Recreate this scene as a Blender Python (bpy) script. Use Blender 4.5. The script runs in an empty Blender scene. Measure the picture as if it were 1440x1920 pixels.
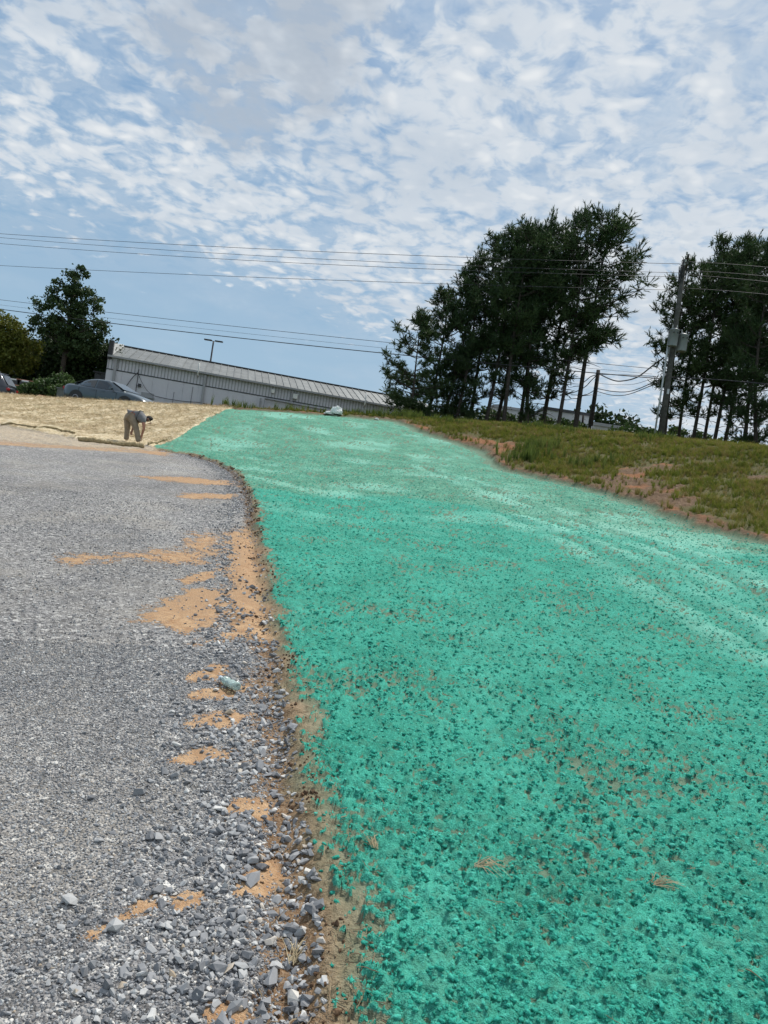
import bpy, bmesh, math, random
import numpy as np
from mathutils import Vector, Matrix, Euler

random.seed(7)
rng = np.random.default_rng(7)
scene = bpy.context.scene
C = scene.collection
D = bpy.data
R = math.radians

# ------------------------------------------------------------------ camera
F = 1387.0                                   # focal length in photo pixels (1440 wide)
ROLL, PITCH, EYE = R(8.6), R(-1.0), 1.5
SLOPE = 0.0945                               # the whole site climbs away from the camera
cam_d = D.cameras.new('camera')
cam_d.sensor_fit = 'VERTICAL'
cam_d.sensor_height = 36
cam_d.lens = F / 1920 * 36
cam_d.clip_start = 0.05
cam_d.clip_end = 6000
cam = D.objects.new('camera', cam_d)
C.objects.link(cam)
cp, sp_ = math.cos(PITCH), math.sin(PITCH)
fw = Vector((0, cp, sp_)); up0 = Vector((0, -sp_, cp)); rt0 = Vector((1, 0, 0))
cr, sr = math.cos(ROLL), math.sin(ROLL)
rt = rt0 * cr + up0 * sr                     # image x axis
up = -rt0 * sr + up0 * cr                    # image y axis (up)
cam.matrix_world = Matrix(((rt.x, up.x, -fw.x, 0), (rt.y, up.y, -fw.y, 0), (rt.z, up.z, -fw.z, EYE), (0, 0, 0, 1)))
scene.camera = cam

def ray(px, py):
    u = (px - 720) / F; v = (960 - py) / F
    return fw + rt * u + up * v
def at(px, py, Y):
    r = ray(px, py)
    return Vector((0, 0, EYE)) + r * (Y / r.y)
def lotpt(px, py):                           # where a sight line meets the lot's plane
    r = ray(px, py)
    t = -EYE / (r.z - SLOPE * r.y)
    p = r * t
    return (p.x, p.y)

# ------------------------------------------------------------------ light
SUN_EL, SUN_AZ = R(57), R(28)                # azimuth to the right of the view direction
w = D.worlds.new('World'); scene.world = w; w.use_nodes = True
w.cycles.sampling_method = 'NONE'
NT = w.node_tree; NT.nodes.clear()
class G:                                     # small node graph helper
    def __init__(s, nt): s.nt = nt
    def n(s, t, **k):
        nd = s.nt.nodes.new(t)
        for a, b in k.items(): setattr(nd, a, b)
        return nd
    def put(s, sock, v):
        if isinstance(v, bpy.types.NodeSocket): s.nt.links.new(v, sock)
        else: sock.default_value = v
    def math(s, op, a, b=0.0, c=0.0, clamp=False):
        nd = s.n('ShaderNodeMath', operation=op, use_clamp=clamp)
        s.put(nd.inputs[0], a); s.put(nd.inputs[1], b); s.put(nd.inputs[2], c)
        return nd.outputs[0]
    def vmath(s, op, a, b=(0, 0, 0), sc=None):
        nd = s.n('ShaderNodeVectorMath', operation=op)
        s.put(nd.inputs[0], a); s.put(nd.inputs[1], b)
        if sc is not None: s.put(nd.inputs['Scale'], sc)
        return nd.outputs[1] if op in ('DOT_PRODUCT', 'LENGTH') else nd.outputs[0]
    def noise(s, vec, scale, detail=3, rough=.55, dist=0.0, col=False):
        nd = s.n('ShaderNodeTexNoise')
        s.put(nd.inputs['Vector'], vec); nd.inputs['Scale'].default_value = scale
        nd.inputs['Detail'].default_value = detail; nd.inputs['Roughness'].default_value = rough
        nd.inputs['Distortion'].default_value = dist
        return nd.outputs['Color' if col else 'Fac']
    def voro(s, vec, scale, feature='F1', out='Distance', rnd=1.0):
        nd = s.n('ShaderNodeTexVoronoi', feature=feature)
        s.put(nd.inputs['Vector'], vec); nd.inputs['Scale'].default_value = scale
        nd.inputs['Randomness'].default_value = rnd
        return nd.outputs[out]
    def ss(s, v, a, b, lo=0.0, hi=1.0):
        nd = s.n('ShaderNodeMapRange', interpolation_type='SMOOTHSTEP')
        s.put(nd.inputs[0], v); s.put(nd.inputs[1], a); s.put(nd.inputs[2], b); s.put(nd.inputs[3], lo); s.put(nd.inputs[4], hi)
        return nd.outputs[0]
    def lin(s, v, a, b, lo=0.0, hi=1.0):
        nd = s.n('ShaderNodeMapRange')
        s.put(nd.inputs[0], v); s.put(nd.inputs[1], a); s.put(nd.inputs[2], b); s.put(nd.inputs[3], lo); s.put(nd.inputs[4], hi)
        return nd.outputs[0]
    def mix(s, f, a, b, mode='MIX'):
        nd = s.n('ShaderNodeMix', data_type='RGBA', blend_type=mode)
        s.put(nd.inputs[0], f)
        for i, v in ((6, a), (7, b)):
            if isinstance(v, bpy.types.NodeSocket): s.put(nd.inputs[i], v)
            else: nd.inputs[i].default_value = (*v, 1) if len(v) == 3 else v
        return nd.outputs[2]
    def ramp(s, f, stops):
        nd = s.n('ShaderNodeValToRGB'); s.put(nd.inputs[0], f)
        el = nd.color_ramp.elements
        while len(el) < len(stops): el.new(.5)
        for e, (p, c) in zip(el, stops):
            e.position = p; e.color = (*c, 1) if len(c) == 3 else c
        return nd.outputs[0]
    def attr(s, name, out='Fac', typ='GEOMETRY'):
        nd = s.n('ShaderNodeAttribute', attribute_name=name, attribute_type=typ)
        return nd.outputs[out]
g = G(NT)
sky = g.n('ShaderNodeTexSky', sky_type='NISHITA', sun_disc=False)
sky.sun_elevation = SUN_EL; sky.sun_rotation = SUN_AZ
sky.air_density = 1.0; sky.dust_density = 1.6; sky.ozone_density = 1.0
dirv = g.vmath('NORMALIZE', g.n('ShaderNodeTexCoord').outputs['Generated'])
sx = g.n('ShaderNodeSeparateXYZ'); g.put(sx.inputs[0], dirv)
zc = g.math('MAXIMUM', g.math('ADD', sx.outputs[2], 0.14), 0.09)
p = g.vmath('SCALE', dirv, sc=g.math('DIVIDE', 1.0, zc))
cm = g.n('ShaderNodeCombineXYZ')
sp2 = g.n('ShaderNodeSeparateXYZ'); g.put(sp2.inputs[0], p)
g.put(cm.inputs[0], sp2.outputs[0]); g.put(cm.inputs[1], sp2.outputs[1]); cm.inputs[2].default_value = 3.1
P = cm.outputs[0]
warp = g.vmath('SCALE', g.vmath('SUBTRACT', g.noise(P, 7, 2, col=True), (.5, .5, .5)), sc=.10)
PW = g.vmath('ADD', P, warp)
cells = g.n('ShaderNodeTexVoronoi', feature='SMOOTH_F1')
g.put(cells.inputs['Vector'], PW); cells.inputs['Scale'].default_value = 13.5
cells.inputs['Smoothness'].default_value = .35; cells.inputs['Detail'].default_value = 1.2; cells.inputs['Roughness'].default_value = .5
n_mid = g.noise(PW, 10.5, 4, .62)
n_fine = g.noise(PW, 42, 2, .6)
n_big = g.noise(P, 1.7, 2, .5)
# the altocumulus sheet ends towards the lower left, over the building
edge = g.math('ADD', g.math('MULTIPLY', sp2.outputs[1], .88), g.math('MULTIPLY', sp2.outputs[0], -.45))
edge = g.math('ADD', edge, g.math('MULTIPLY', g.math('SUBTRACT', g.noise(P, 2.2, 3), .5), .9))
CLOUD_EDGE = (2.0, 2.95)
cover = g.ss(edge, CLOUD_EDGE[0], CLOUD_EDGE[1], 1.0, 0.0)
dens = g.math('ADD', g.math('MULTIPLY', g.math('SUBTRACT', .56, cells.outputs['Distance']), 1.15), g.math('MULTIPLY', g.math('SUBTRACT', n_mid, .5), 1.35))
dens = g.math('ADD', dens, g.math('MULTIPLY', g.math('SUBTRACT', n_big, .5), .8))
dens = g.math('ADD', dens, g.math('MULTIPLY', g.math('SUBTRACT', n_fine, .5), .45))
thr = g.math('ADD', g.math('ADD', g.math('MULTIPLY', cover, -1.34), .60), g.math('MULTIPLY', sp2.outputs[0], -.14))
alpha = g.ss(g.math('SUBTRACT', dens, thr), -.24, .62)
alpha = g.math('MULTIPLY', alpha, .93)
thin = g.math('MULTIPLY', g.ss(g.noise(g.vmath('MULTIPLY', P, (1.0, .8, 1)), 1.6, 4, .6), .46, .8), g.math('ADD', .28, g.math('MULTIPLY', cover, .5)))
alpha = g.math('MAXIMUM', alpha, thin)
veil = g.math('MULTIPLY', g.math('MULTIPLY', cover, g.ss(n_mid, .25, .55)), g.math('ADD', .42, g.math('MULTIPLY', g.ss(sp2.outputs[0], -.5, .8), .42)))
alpha = g.math('MAXIMUM', alpha, veil)
alpha = g.math('MULTIPLY', alpha, g.ss(sx.outputs[2], .02, .16))
grey = g.ss(g.math('ADD', g.noise(P, 2.0, 3, .5), g.math('MULTIPLY', n_mid, .25)), .60, .82)
ccol = g.mix(g.ss(g.math('SUBTRACT', dens, thr), .05, .75), (.68, .80, .92), (.95, .98, 1.0))
ccol = g.mix(g.math('MULTIPLY', g.ss(n_fine, .38, .66), .30), ccol, (1.0, 1.03, 1.05))
ccol = g.mix(g.math('MULTIPLY', grey, .45), ccol, (.50, .60, .72))
ccol = g.mix(g.math('MULTIPLY', g.ss(cells.outputs['Distance'], .22, .62), .42), ccol, (.58, .68, .80))
ccol = g.mix(g.math('MULTIPLY', g.ss(g.noise(P, 9, 3, .6), .52, .68), .40), ccol, (.60, .69, .79))
gdir = ray(470, 25).normalized()
gblob = g.ss(g.math('ADD', g.vmath('DOT_PRODUCT', dirv, tuple(gdir)), g.math('MULTIPLY', g.math('SUBTRACT', g.noise(P, 5, 4, .65), .5), .055)), .984, 1.004)
ccol = g.mix(g.math('MULTIPLY', gblob, .8), ccol, (.50, .57, .66))
alpha = g.math('MAXIMUM', alpha, g.math('MULTIPLY', gblob, .8))
haz = g.ss(sx.outputs[2], .0, .60, .90, .78)
skyc = g.vmath('SCALE', sky.outputs[0], sc=.105)
skyc = g.mix(haz, skyc, g.mix(g.ss(sx.outputs[2], .05, .6), (.42, .62, .80), (.22, .42, .70)))
tot = g.mix(alpha, skyc, ccol)
bg = g.n('ShaderNodeBackground'); g.put(bg.inputs[0], tot); bg.inputs[1].default_value = 1.0
wo = g.n('ShaderNodeOutputWorld'); NT.links.new(bg.outputs[0], wo.inputs[0])

sl = D.lights.new('sun', 'SUN'); sl.energy = 4.6; sl.angle = R(1.2); sl.color = (1, .955, .88)
sun = D.objects.new('sun', sl); C.objects.link(sun)
sdir = Vector((math.sin(SUN_AZ) * math.cos(SUN_EL), math.cos(SUN_AZ) * math.cos(SUN_EL), math.sin(SUN_EL)))
sun.rotation_euler = sdir.to_track_quat('Z', 'Y').to_euler()
vs = scene.view_settings
vs.view_transform = 'Standard'; vs.look = 'None'; vs.gamma = 1; vs.use_curve_mapping = False
vs.exposure = -0.20
scene.cycles.max_bounces = 4
scene.cycles.diffuse_bounces = 2
scene.cycles.glossy_bounces = 2
scene.cycles.transmission_bounces = 4
scene.cycles.use_adaptive_sampling = True
scene.cycles.adaptive_threshold = .02
scene.cycles.transparent_max_bounces = 8

# ------------------------------------------------------------------ helpers
def mat(name, color=(.5, .5, .5), rough=.7, metal=0.0, spec=.5):
    m = D.materials.new(name); m.use_nodes = True
    b = m.node_tree.nodes['Principled BSDF']
    b.inputs['Base Color'].default_value = (*color, 1)
    b.inputs['Roughness'].default_value = rough
    b.inputs['Metallic'].default_value = metal
    b.inputs['Specular IOR Level'].default_value = spec
    return m
def vmat(name, c1, c2, scale=3.0, rough=.75, metal=0.0, bump=.0, bscale=40, spec=.4, rnd=0.0, obj=False):
    """two tones blended by noise, a fine bump and an optional tone per object"""
    m = mat(name, c1, rough, metal, spec); g = G(m.node_tree); b = m.node_tree.nodes['Principled BSDF']
    v = g.n('ShaderNodeTexCoord').outputs['Object'] if obj else g.n('ShaderNodeNewGeometry').outputs['Position']
    f = g.ss(g.noise(v, scale, 5, .65), .3, .7)
    c = g.mix(f, c1, c2)
    if rnd:
        rv = g.n('ShaderNodeObjectInfo').outputs['Random']
        c = g.mix(1.0, c, g.ramp(rv, [(0, (1 - rnd,) * 3), (1, (1 + rnd * .6,) * 3)]), 'MULTIPLY')
    g.put(b.inputs['Base Color'], c)
    if bump:
        bn = g.n('ShaderNodeBump'); bn.inputs['Strength'].default_value = bump; bn.inputs['Distance'].default_value = .01
        g.put(bn.inputs['Height'], g.noise(v, bscale, 4, .6)); g.put(b.inputs['Normal'], bn.outputs[0])
    return m
def link(o, parent=None):
    C.objects.link(o)
    if parent is not None: o.parent = parent
    return o
def tag(o, label=None, cat=None, group=None, kind=None):
    if label: o['label'] = label
    if cat: o['category'] = cat
    if group: o['group'] = group
    if kind: o['kind'] = kind
    return o
def empty(name, loc, label, cat, group=None, rz=0.0):
    o = D.objects.new(name, None); o.location = loc; o.rotation_euler = (0, 0, rz); o.empty_display_size = .2
    C.objects.link(o); return tag(o, label, cat, group)
class MB:
    def __init__(s): s.v = []; s.f = []
    def box(s, c, size, M=None, bev=0):
        hx, hy, hz = size[0] / 2, size[1] / 2, size[2] / 2
        b = len(s.v)
        for dz in (-hz, hz):
            for dx, dy in ((-hx, -hy), (hx, -hy), (hx, hy), (-hx, hy)):
                q = Vector((dx, dy, dz))
                if M is not None: q = M @ q
                s.v.append(tuple(q + Vector(c)))
        for f in ((0, 3, 2, 1), (4, 5, 6, 7), (0, 1, 5, 4), (1, 2, 6, 5), (2, 3, 7, 6), (3, 0, 4, 7)):
            s.f.append(tuple(b + i for i in f))
        return s
    def tube(s, pts, rad, n=6, cap=True):
        pts = [Vector(q) for q in pts]
        if not hasattr(rad, '__len__'): rad = [rad] * len(pts)
        b = len(s.v)
        for i, q in enumerate(pts):
            d = (pts[min(i + 1, len(pts) - 1)] - pts[max(i - 1, 0)]).normalized()
            a = d.orthogonal() if abs(d.z) > .9 else d.cross(Vector((0, 0, 1)))
            a.normalize(); c = d.cross(a)
            if abs(d.z) > .9:
                a = (Vector((1, 0, 0)) - d * d.x).normalized(); c = d.cross(a)
            for k in range(n):
                t = 2 * math.pi * k / n
                s.v.append(tuple(q + (a * math.cos(t) + c * math.sin(t)) * rad[i]))
        for i in range(len(pts) - 1):
            for k in range(n):
                k2 = (k + 1) % n
                s.f.append((b + i * n + k, b + i * n + k2, b + (i + 1) * n + k2, b + (i + 1) * n + k))
        if cap:
            s.f.append(tuple(b + k for k in reversed(range(n))))
            s.f.append(tuple(b + (len(pts) - 1) * n + k for k in range(n)))
        return s
    def lathe(s, prof, o=(0, 0, 0), n=16, M=None):
        b = len(s.v); o = Vector(o)
        for r_, z in prof:
            for k in range(n):
                t = 2 * math.pi * k / n
                q = Vector((r_ * math.cos(t), r_ * math.sin(t), z))
                if M is not None: q = M @ q
                s.v.append(tuple(q + o))
        for i in range(len(prof) - 1):
            for k in range(n):
                k2 = (k + 1) % n
                s.f.append((b + i * n + k, b + i * n + k2, b + (i + 1) * n + k2, b + (i + 1) * n + k))
        return s
    def poly(s, pts):
        b = len(s.v); s.v += [tuple(q) for q in pts]; s.f.append(tuple(range(b, b + len(pts)))); return s
    def mesh(s, name, m, smooth=False):
        me = D.meshes.new(name); me.from_pydata(s.v, [], s.f); me.update()
        if m: me.materials.append(m)
        if smooth: me.polygons.foreach_set('use_smooth', [True] * len(me.polygons))
        return me
    def build(s, name, m, parent=None, smooth=False, bevel=0):
        o = D.objects.new(name, s.mesh(name, m, smooth)); link(o, parent)
        if bevel:
            md = o.modifiers.new('bevel', 'BEVEL'); md.width = bevel; md.segments = 2; md.limit_method = 'ANGLE'
        return o
def npmesh(name, v, f, m, smooth=False, attrs=None):
    """fast mesh from numpy verts (N,3) and faces (M,3 or 4)"""
    me = D.meshes.new(name); k = f.shape[1]
    me.vertices.add(len(v)); me.vertices.foreach_set('co', np.ascontiguousarray(v, dtype=np.float32).ravel())
    me.loops.add(f.size); me.loops.foreach_set('vertex_index', np.ascontiguousarray(f, dtype=np.int32).ravel())
    me.polygons.add(len(f)); me.polygons.foreach_set('loop_start', np.arange(0, f.size, k, dtype=np.int32))
    try: me.polygons.foreach_set('loop_total', np.full(len(f), k, dtype=np.int32))
    except Exception: pass
    if smooth: me.polygons.foreach_set('use_smooth', np.ones(len(f), dtype=bool))
    for nme, a in (attrs or {}).items():
        if a.ndim == 2:
            at_ = me.attributes.new(nme, 'FLOAT_VECTOR', 'POINT'); at_.data.foreach_set('vector', np.ascontiguousarray(a, dtype=np.float32).ravel())
        elif a.dtype.kind == 'i':
            at_ = me.attributes.new(nme, 'INT', 'POINT'); at_.data.foreach_set('value', a.astype(np.int32))
        else:
            at_ = me.attributes.new(nme, 'FLOAT', 'POINT'); at_.data.foreach_set('value', a.astype(np.float32))
    me.update(calc_edges=True)
    if m: me.materials.append(m)
    return me
_src = {}
def variants(name, meshes):
    col = D.collections.new(name)                     # source shapes, in no scene
    for i, me in enumerate(meshes):
        o = D.objects.new('%s_%02d' % (name, i), me); col.objects.link(o)
    return col
def scatter(name, pts, rot, scl, idx, col, parent=None, label=None, cat=None):
    me = npmesh(name, pts, np.zeros((0, 3), int), None, attrs={'rot': rot, 'scl': scl, 'idx': idx.astype(int)})
    o = D.objects.new(name, me); link(o, parent)
    ng = D.node_groups.new(name, 'GeometryNodeTree')
    ng.interface.new_socket('Geometry', in_out='INPUT', socket_type='NodeSocketGeometry')
    ng.interface.new_socket('Geometry', in_out='OUTPUT', socket_type='NodeSocketGeometry')
    N = ng.nodes; L = ng.links
    gi = N.new('NodeGroupInput'); go = N.new('NodeGroupOutput')
    ci = N.new('GeometryNodeCollectionInfo'); ci.inputs['Collection'].default_value = col
    ci.inputs['Separate Children'].default_value = True; ci.inputs['Reset Children'].default_value = True
    ip = N.new('GeometryNodeInstanceOnPoints'); ip.inputs['Pick Instance'].default_value = True
    def na(nm, t):
        a = N.new('GeometryNodeInputNamedAttribute'); a.data_type = t; a.inputs['Name'].default_value = nm; return a.outputs[0]
    e2r = N.new('FunctionNodeEulerToRotation'); L.new(na('rot', 'FLOAT_VECTOR'), e2r.inputs[0])
    L.new(gi.outputs[0], ip.inputs['Points']); L.new(ci.outputs[0], ip.inputs['Instance'])
    L.new(na('idx', 'INT'), ip.inputs['Instance Index']); L.new(e2r.outputs[0], ip.inputs['Rotation'])
    L.new(na('scl', 'FLOAT_VECTOR'), ip.inputs['Scale']); L.new(ip.outputs[0], go.inputs[0])
    md = o.modifiers.new('scatter', 'NODES'); md.node_group = ng
    return tag(o, label, cat, kind='stuff')

# numpy noise
_perm = rng.permutation(256).astype(np.int64); _perm = np.concatenate([_perm, _perm])
_ga = rng.uniform(0, 2 * np.pi, 256)
_gx, _gy = np.cos(_ga).astype(np.float32), np.sin(_ga).astype(np.float32)
def perlin(x, y):
    xi = np.floor(x).astype(np.int64); yi = np.floor(y).astype(np.int64)
    xf = (x - xi).astype(np.float32); yf = (y - yi).astype(np.float32)
    u = xf * xf * xf * (xf * (xf * 6 - 15) + 10); v = yf * yf * yf * (yf * (yf * 6 - 15) + 10)
    def gr(ix, iy, dx, dy):
        h = _perm[_perm[ix & 255] + (iy & 255)]
        return _gx[h] * dx + _gy[h] * dy
    a = gr(xi, yi, xf, yf); b = gr(xi + 1, yi, xf - 1, yf)
    c = gr(xi, yi + 1, xf, yf - 1); d = gr(xi + 1, yi + 1, xf - 1, yf - 1)
    return 1.5 * ((a + (b - a) * u) * (1 - v) + (c + (d - c) * u) * v)
def fbm(x, y, o=4, gain=.5, lac=2.03):
    s = 0; a = 1.0; t = 0
    for i in range(o):
        s = s + a * perlin(x + 17.3 * i, y - 9.1 * i); t += a; a *= gain; x = x * lac; y = y * lac
    return s / t
def sst(x, a, b):
    t = np.clip((x - a) / (b - a), 0, 1); return t * t * (3 - 2 * t)
def polysd(x, y, poly, closed=True):
    """signed distance to a polygon: positive inside; open lines: unsigned"""
    P_ = np.array(poly, float); n = len(P_)
    d = np.full(x.shape, 1e9); ins = np.zeros(x.shape, bool)
    for i in range(n if closed else n - 1):
        a = P_[i]; b = P_[(i + 1) % n]; e = b - a
        wx = x - a[0]; wy = y - a[1]
        t = np.clip((wx * e[0] + wy * e[1]) / (e @ e + 1e-12), 0, 1)
        dx = wx - t * e[0]; dy = wy - t * e[1]
        d = np.minimum(d, dx * dx + dy * dy)
        if closed:
            c = ((a[1] > y) != (b[1] > y)) & (x < (b[0] - a[0]) * (y - a[1]) / (b[1] - a[1] + 1e-12) + a[0])
            ins ^= c
    d = np.sqrt(d)
    return np.where(ins, d, -d) if closed else d

# ------------------------------------------------------------------ terrain
lot_px = [(572, 1900), (574, 1750), (556, 1600), (536, 1450), (520, 1290), (500, 1150), (483, 1060), (474, 1000), (465, 930), (440, 888),
          (400, 867), (350, 852), (300, 845), (262, 843), (140, 837), (0, 826)]
lot_edge = [(0.35, -40), (0.05, -5)] + [lotpt(*q) for q in lot_px]
lx, ly = lot_edge[-1]
lot_edge += [(lx - 8, ly - 1.5), (lx - 60, ly - 6)]
lot_poly = lot_edge + [(-400, ly), (-400, -40)]
def base_plane(y):
    yy = np.where(y < 62, y, 62 + 6 * np.tanh((y - 62) / 6))
    yy = np.where(yy > -30, yy, -30)
    return SLOPE * yy
ctl = []
for q in [  # px, py, depth
    (440, 770, 31), (520, 774, 32), (600, 780, 32.5), (680, 786, 33), (740, 792, 33.5),
    (800, 820, 30), (900, 850, 27), (940, 880, 24), (980, 890, 23), (1080, 915, 20), (1130, 930, 18.5), (1200, 950, 17), (1300, 990, 14.5), (1440, 1022, 12.5),
    (760, 788, 36), (850, 797, 35), (950, 803, 34), (1100, 819, 31), (1200, 830, 29), (1300, 841, 27), (1440, 853, 24),
    (1000, 845, 28), (1150, 880, 24), (1300, 910, 20.5), (1440, 945, 17.5),
    (600, 850, 23), (500, 850, 22), (700, 850, 24), (800, 900, 19), (600, 930, 14.2), (900, 960, 14.3), (1100, 1000, 12.6), (1300, 1060, 10),
    (1440, 1110, 8.7), (1440, 1300, 5.0), (1440, 1600, 2.75),
    (0, 742, 30), (100, 750, 31), (200, 754, 31), (300, 760, 31), (370, 763, 31)]:
    v = at(*q); ctl.append((v.x, v.y, v.z - SLOPE * v.y))
ctl += [(x, y, 0) for x, y in lot_edge[1:-1]]
ctl += [lotpt(*q) + (0.0,) for q in ((262, 836), (200, 830), (140, 824), (70, 812), (0, 799))] + [(-22, 19.8, 0)]
ctl += [(0.5, 1.5, .03), (1.5, 3, .07), (2.5, 5.5, .1), (1, 5, .05), (3, 0, .25), (8, 2, .9), (14, 8, 1.6), (8, -10, .9), (20, -20, 1.5)]
ctl += [(-11, 38, .33), (-16, 38, .33), (-22, 36, -.05), (-26, 41, -.15), (-36, 40, -.2), (-36, 31, .1)]
ctl += [(-24, 60, .4), (-10, 58, .6), (0, 60, 1.0), (-30, 80, .3), (0, 90, .8), (-6, 44, .7), (0, 44, 1.6), (-60, 60, 0), (-60, 100, 0)]
ctl += [(12, 52, 2.1), (20, 50, 2.3), (30, 50, 2.4), (20, 36, 2.5), (30, 25, 2.6), (25, 10, 2.3), (40, 0, 2.3), (20, 80, 1.6), (40, 90, 2), (80, 60, 2), (60, 20, 2.4)]
ctl = np.array(ctl)
def phi(r2): return np.sqrt(r2 + 1.2)
_K = phi(((ctl[:, None, :2] - ctl[None, :, :2]) ** 2).sum(-1)) + np.eye(len(ctl)) * -.05
_wt = np.linalg.solve(_K, ctl[:, 2])
def rbf(x, y):
    s = np.zeros(x.shape)
    for (cx, cy, _), wgt in zip(ctl, _wt): s += wgt * phi((x - cx) ** 2 + (y - cy) ** 2)
    return s
def wpx(pts): return [lotpt(*q) for q in pts]
clay_px = [
    [(245, 892), (330, 892), (440, 902), (455, 913), (380, 909), (300, 902)],
    [(310, 931), (350, 924), (445, 925), (455, 936), (370, 937)],
    [(85, 1049), (130, 1037), (250, 1033), (330, 1029), (350, 1014), (352, 1000), (415, 997), (412, 1058), (330, 1060), (240, 1051), (130, 1058)],
    [(402, 992), (470, 990), (480, 1060), (495, 1140), (440, 1137), (424, 1120), (412, 1050)],
    [(325, 1086), (380, 1070), (412, 1070), (402, 1090), (350, 1097)],
    [(248, 1165), (300, 1122), (360, 1100), (420, 1105), (430, 1150), (415, 1182), (340, 1190), (290, 1174)],
    [(330, 1207), (400, 1192), (440, 1165), (490, 1160), (500, 1190), (440, 1200), (360, 1215)],
    [(340, 1268), (400, 1245), (440, 1248), (410, 1272), (350, 1284)],
    [(340, 1305), (410, 1278), (480, 1285), (455, 1318), (360, 1318)],
    [(330, 1355), (400, 1328), (480, 1338), (440, 1372), (350, 1368)],
    [(296, 1434), (340, 1402), (360, 1394), (445, 1404), (424, 1426), (360, 1440)],
    [(390, 1528), (440, 1497), (512, 1500), (505, 1538), (420, 1533)],
    [(148, 1758), (200, 1720), (260, 1690), (300, 1680), (310, 1705), (230, 1742), (175, 1768)],
    [(300, 1690), (360, 1662), (388, 1672), (380, 1700), (330, 1716)],
    [(375, 1905), (395, 1868), (455, 1875), (460, 1930), (400, 1930)],
    [(460, 1625), (520, 1600), (540, 1640), (500, 1690), (440, 1680)],
    [(-80, 822), (0, 826), (140, 836), (262, 842), (330, 850), (310, 856), (262, 849), (140, 843), (0, 834), (-80, 828)]]
clay_w = [wpx(c) for c in clay_px]
straw_px = [(-200, 735), (0, 738), (100, 745), (200, 748), (300, 755), (366, 761), (432, 769), (405, 780), (360, 806), (318, 826), (292, 838)]
# the seeding boundary is traced with its own depths
seed_left = [at(286, 839, 20.5), at(330, 820, 22.6), at(375, 797, 26), (at(432, 769, 31.5))]
bank_px = [(640, 783, 33), (740, 794, 33.5), (790, 812, 31), (850, 832, 29), (905, 850, 27), (935, 880, 24), (975, 892, 23), (1080, 917, 20), (1135, 934, 18.5),
           (1200, 955, 17), (1300, 990, 14.5), (1440, 1024, 12.5)]
bank_edge = [(at(*q).x, at(*q).y) for q in bank_px]
bx_, by_ = bank_edge[-1]
bank_line = bank_edge + [(bx_ + 3.5, by_ - 5), (bx_ + 10, by_ - 14), (bx_ + 20, by_ - 30)]
bank_poly = bank_line + [(300, -20), (300, 400), (-300, 400), (-300, 33), (-12, 33), (-7.1, 32.2), (-3, 33)]
apron_poly = [lotpt(*q) for q in ((-300, 768), (0, 786), (140, 810), (262, 826), (287, 838), (300, 848), (262, 850), (0, 834), (-300, 800))]
straw_poly = [(q.x, q.y) for q in seed_left] + [(-7.3, 33.5), (-12, 33.8), (-80, 33), (-80, 19)] + [(-22, 19.8)] + wpx([(0, 797), (70, 811), (140, 823), (200, 829), (262, 836)])
rut_lines = [[at(940, 950, 14.2), at(1080, 1020, 11.5), at(1200, 1090, 9.2), at(1340, 1170, 7.2), at(1440, 1235, 6.1)],
             [at(800, 870, 22), at(980, 940, 16.5), at(1180, 1015, 12.4), at(1330, 1085, 9.9), at(1440, 1150, 8.2)]]
rut_w = [[(q.x, q.y) for q in l] for l in rut_lines]
bare_w = [[(at(*q).x, at(*q).y) for q in l] for l in (
    [(1090, 905, 21), (1160, 880, 23.5), (1250, 870, 24), (1290, 885, 22.5), (1230, 905, 21.5), (1290, 935, 19), (1330, 975, 15.5), (1200, 950, 17), (1110, 925, 19.5)],
    [(840, 815, 31), (940, 830, 29.5), (1000, 838, 28.5), (960, 850, 27), (900, 850, 27)],
    [(1380, 880, 21), (1440, 885, 20.5), (1520, 900, 19), (1440, 905, 19.5)])]
PIX = lambda x, y: 0
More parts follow.
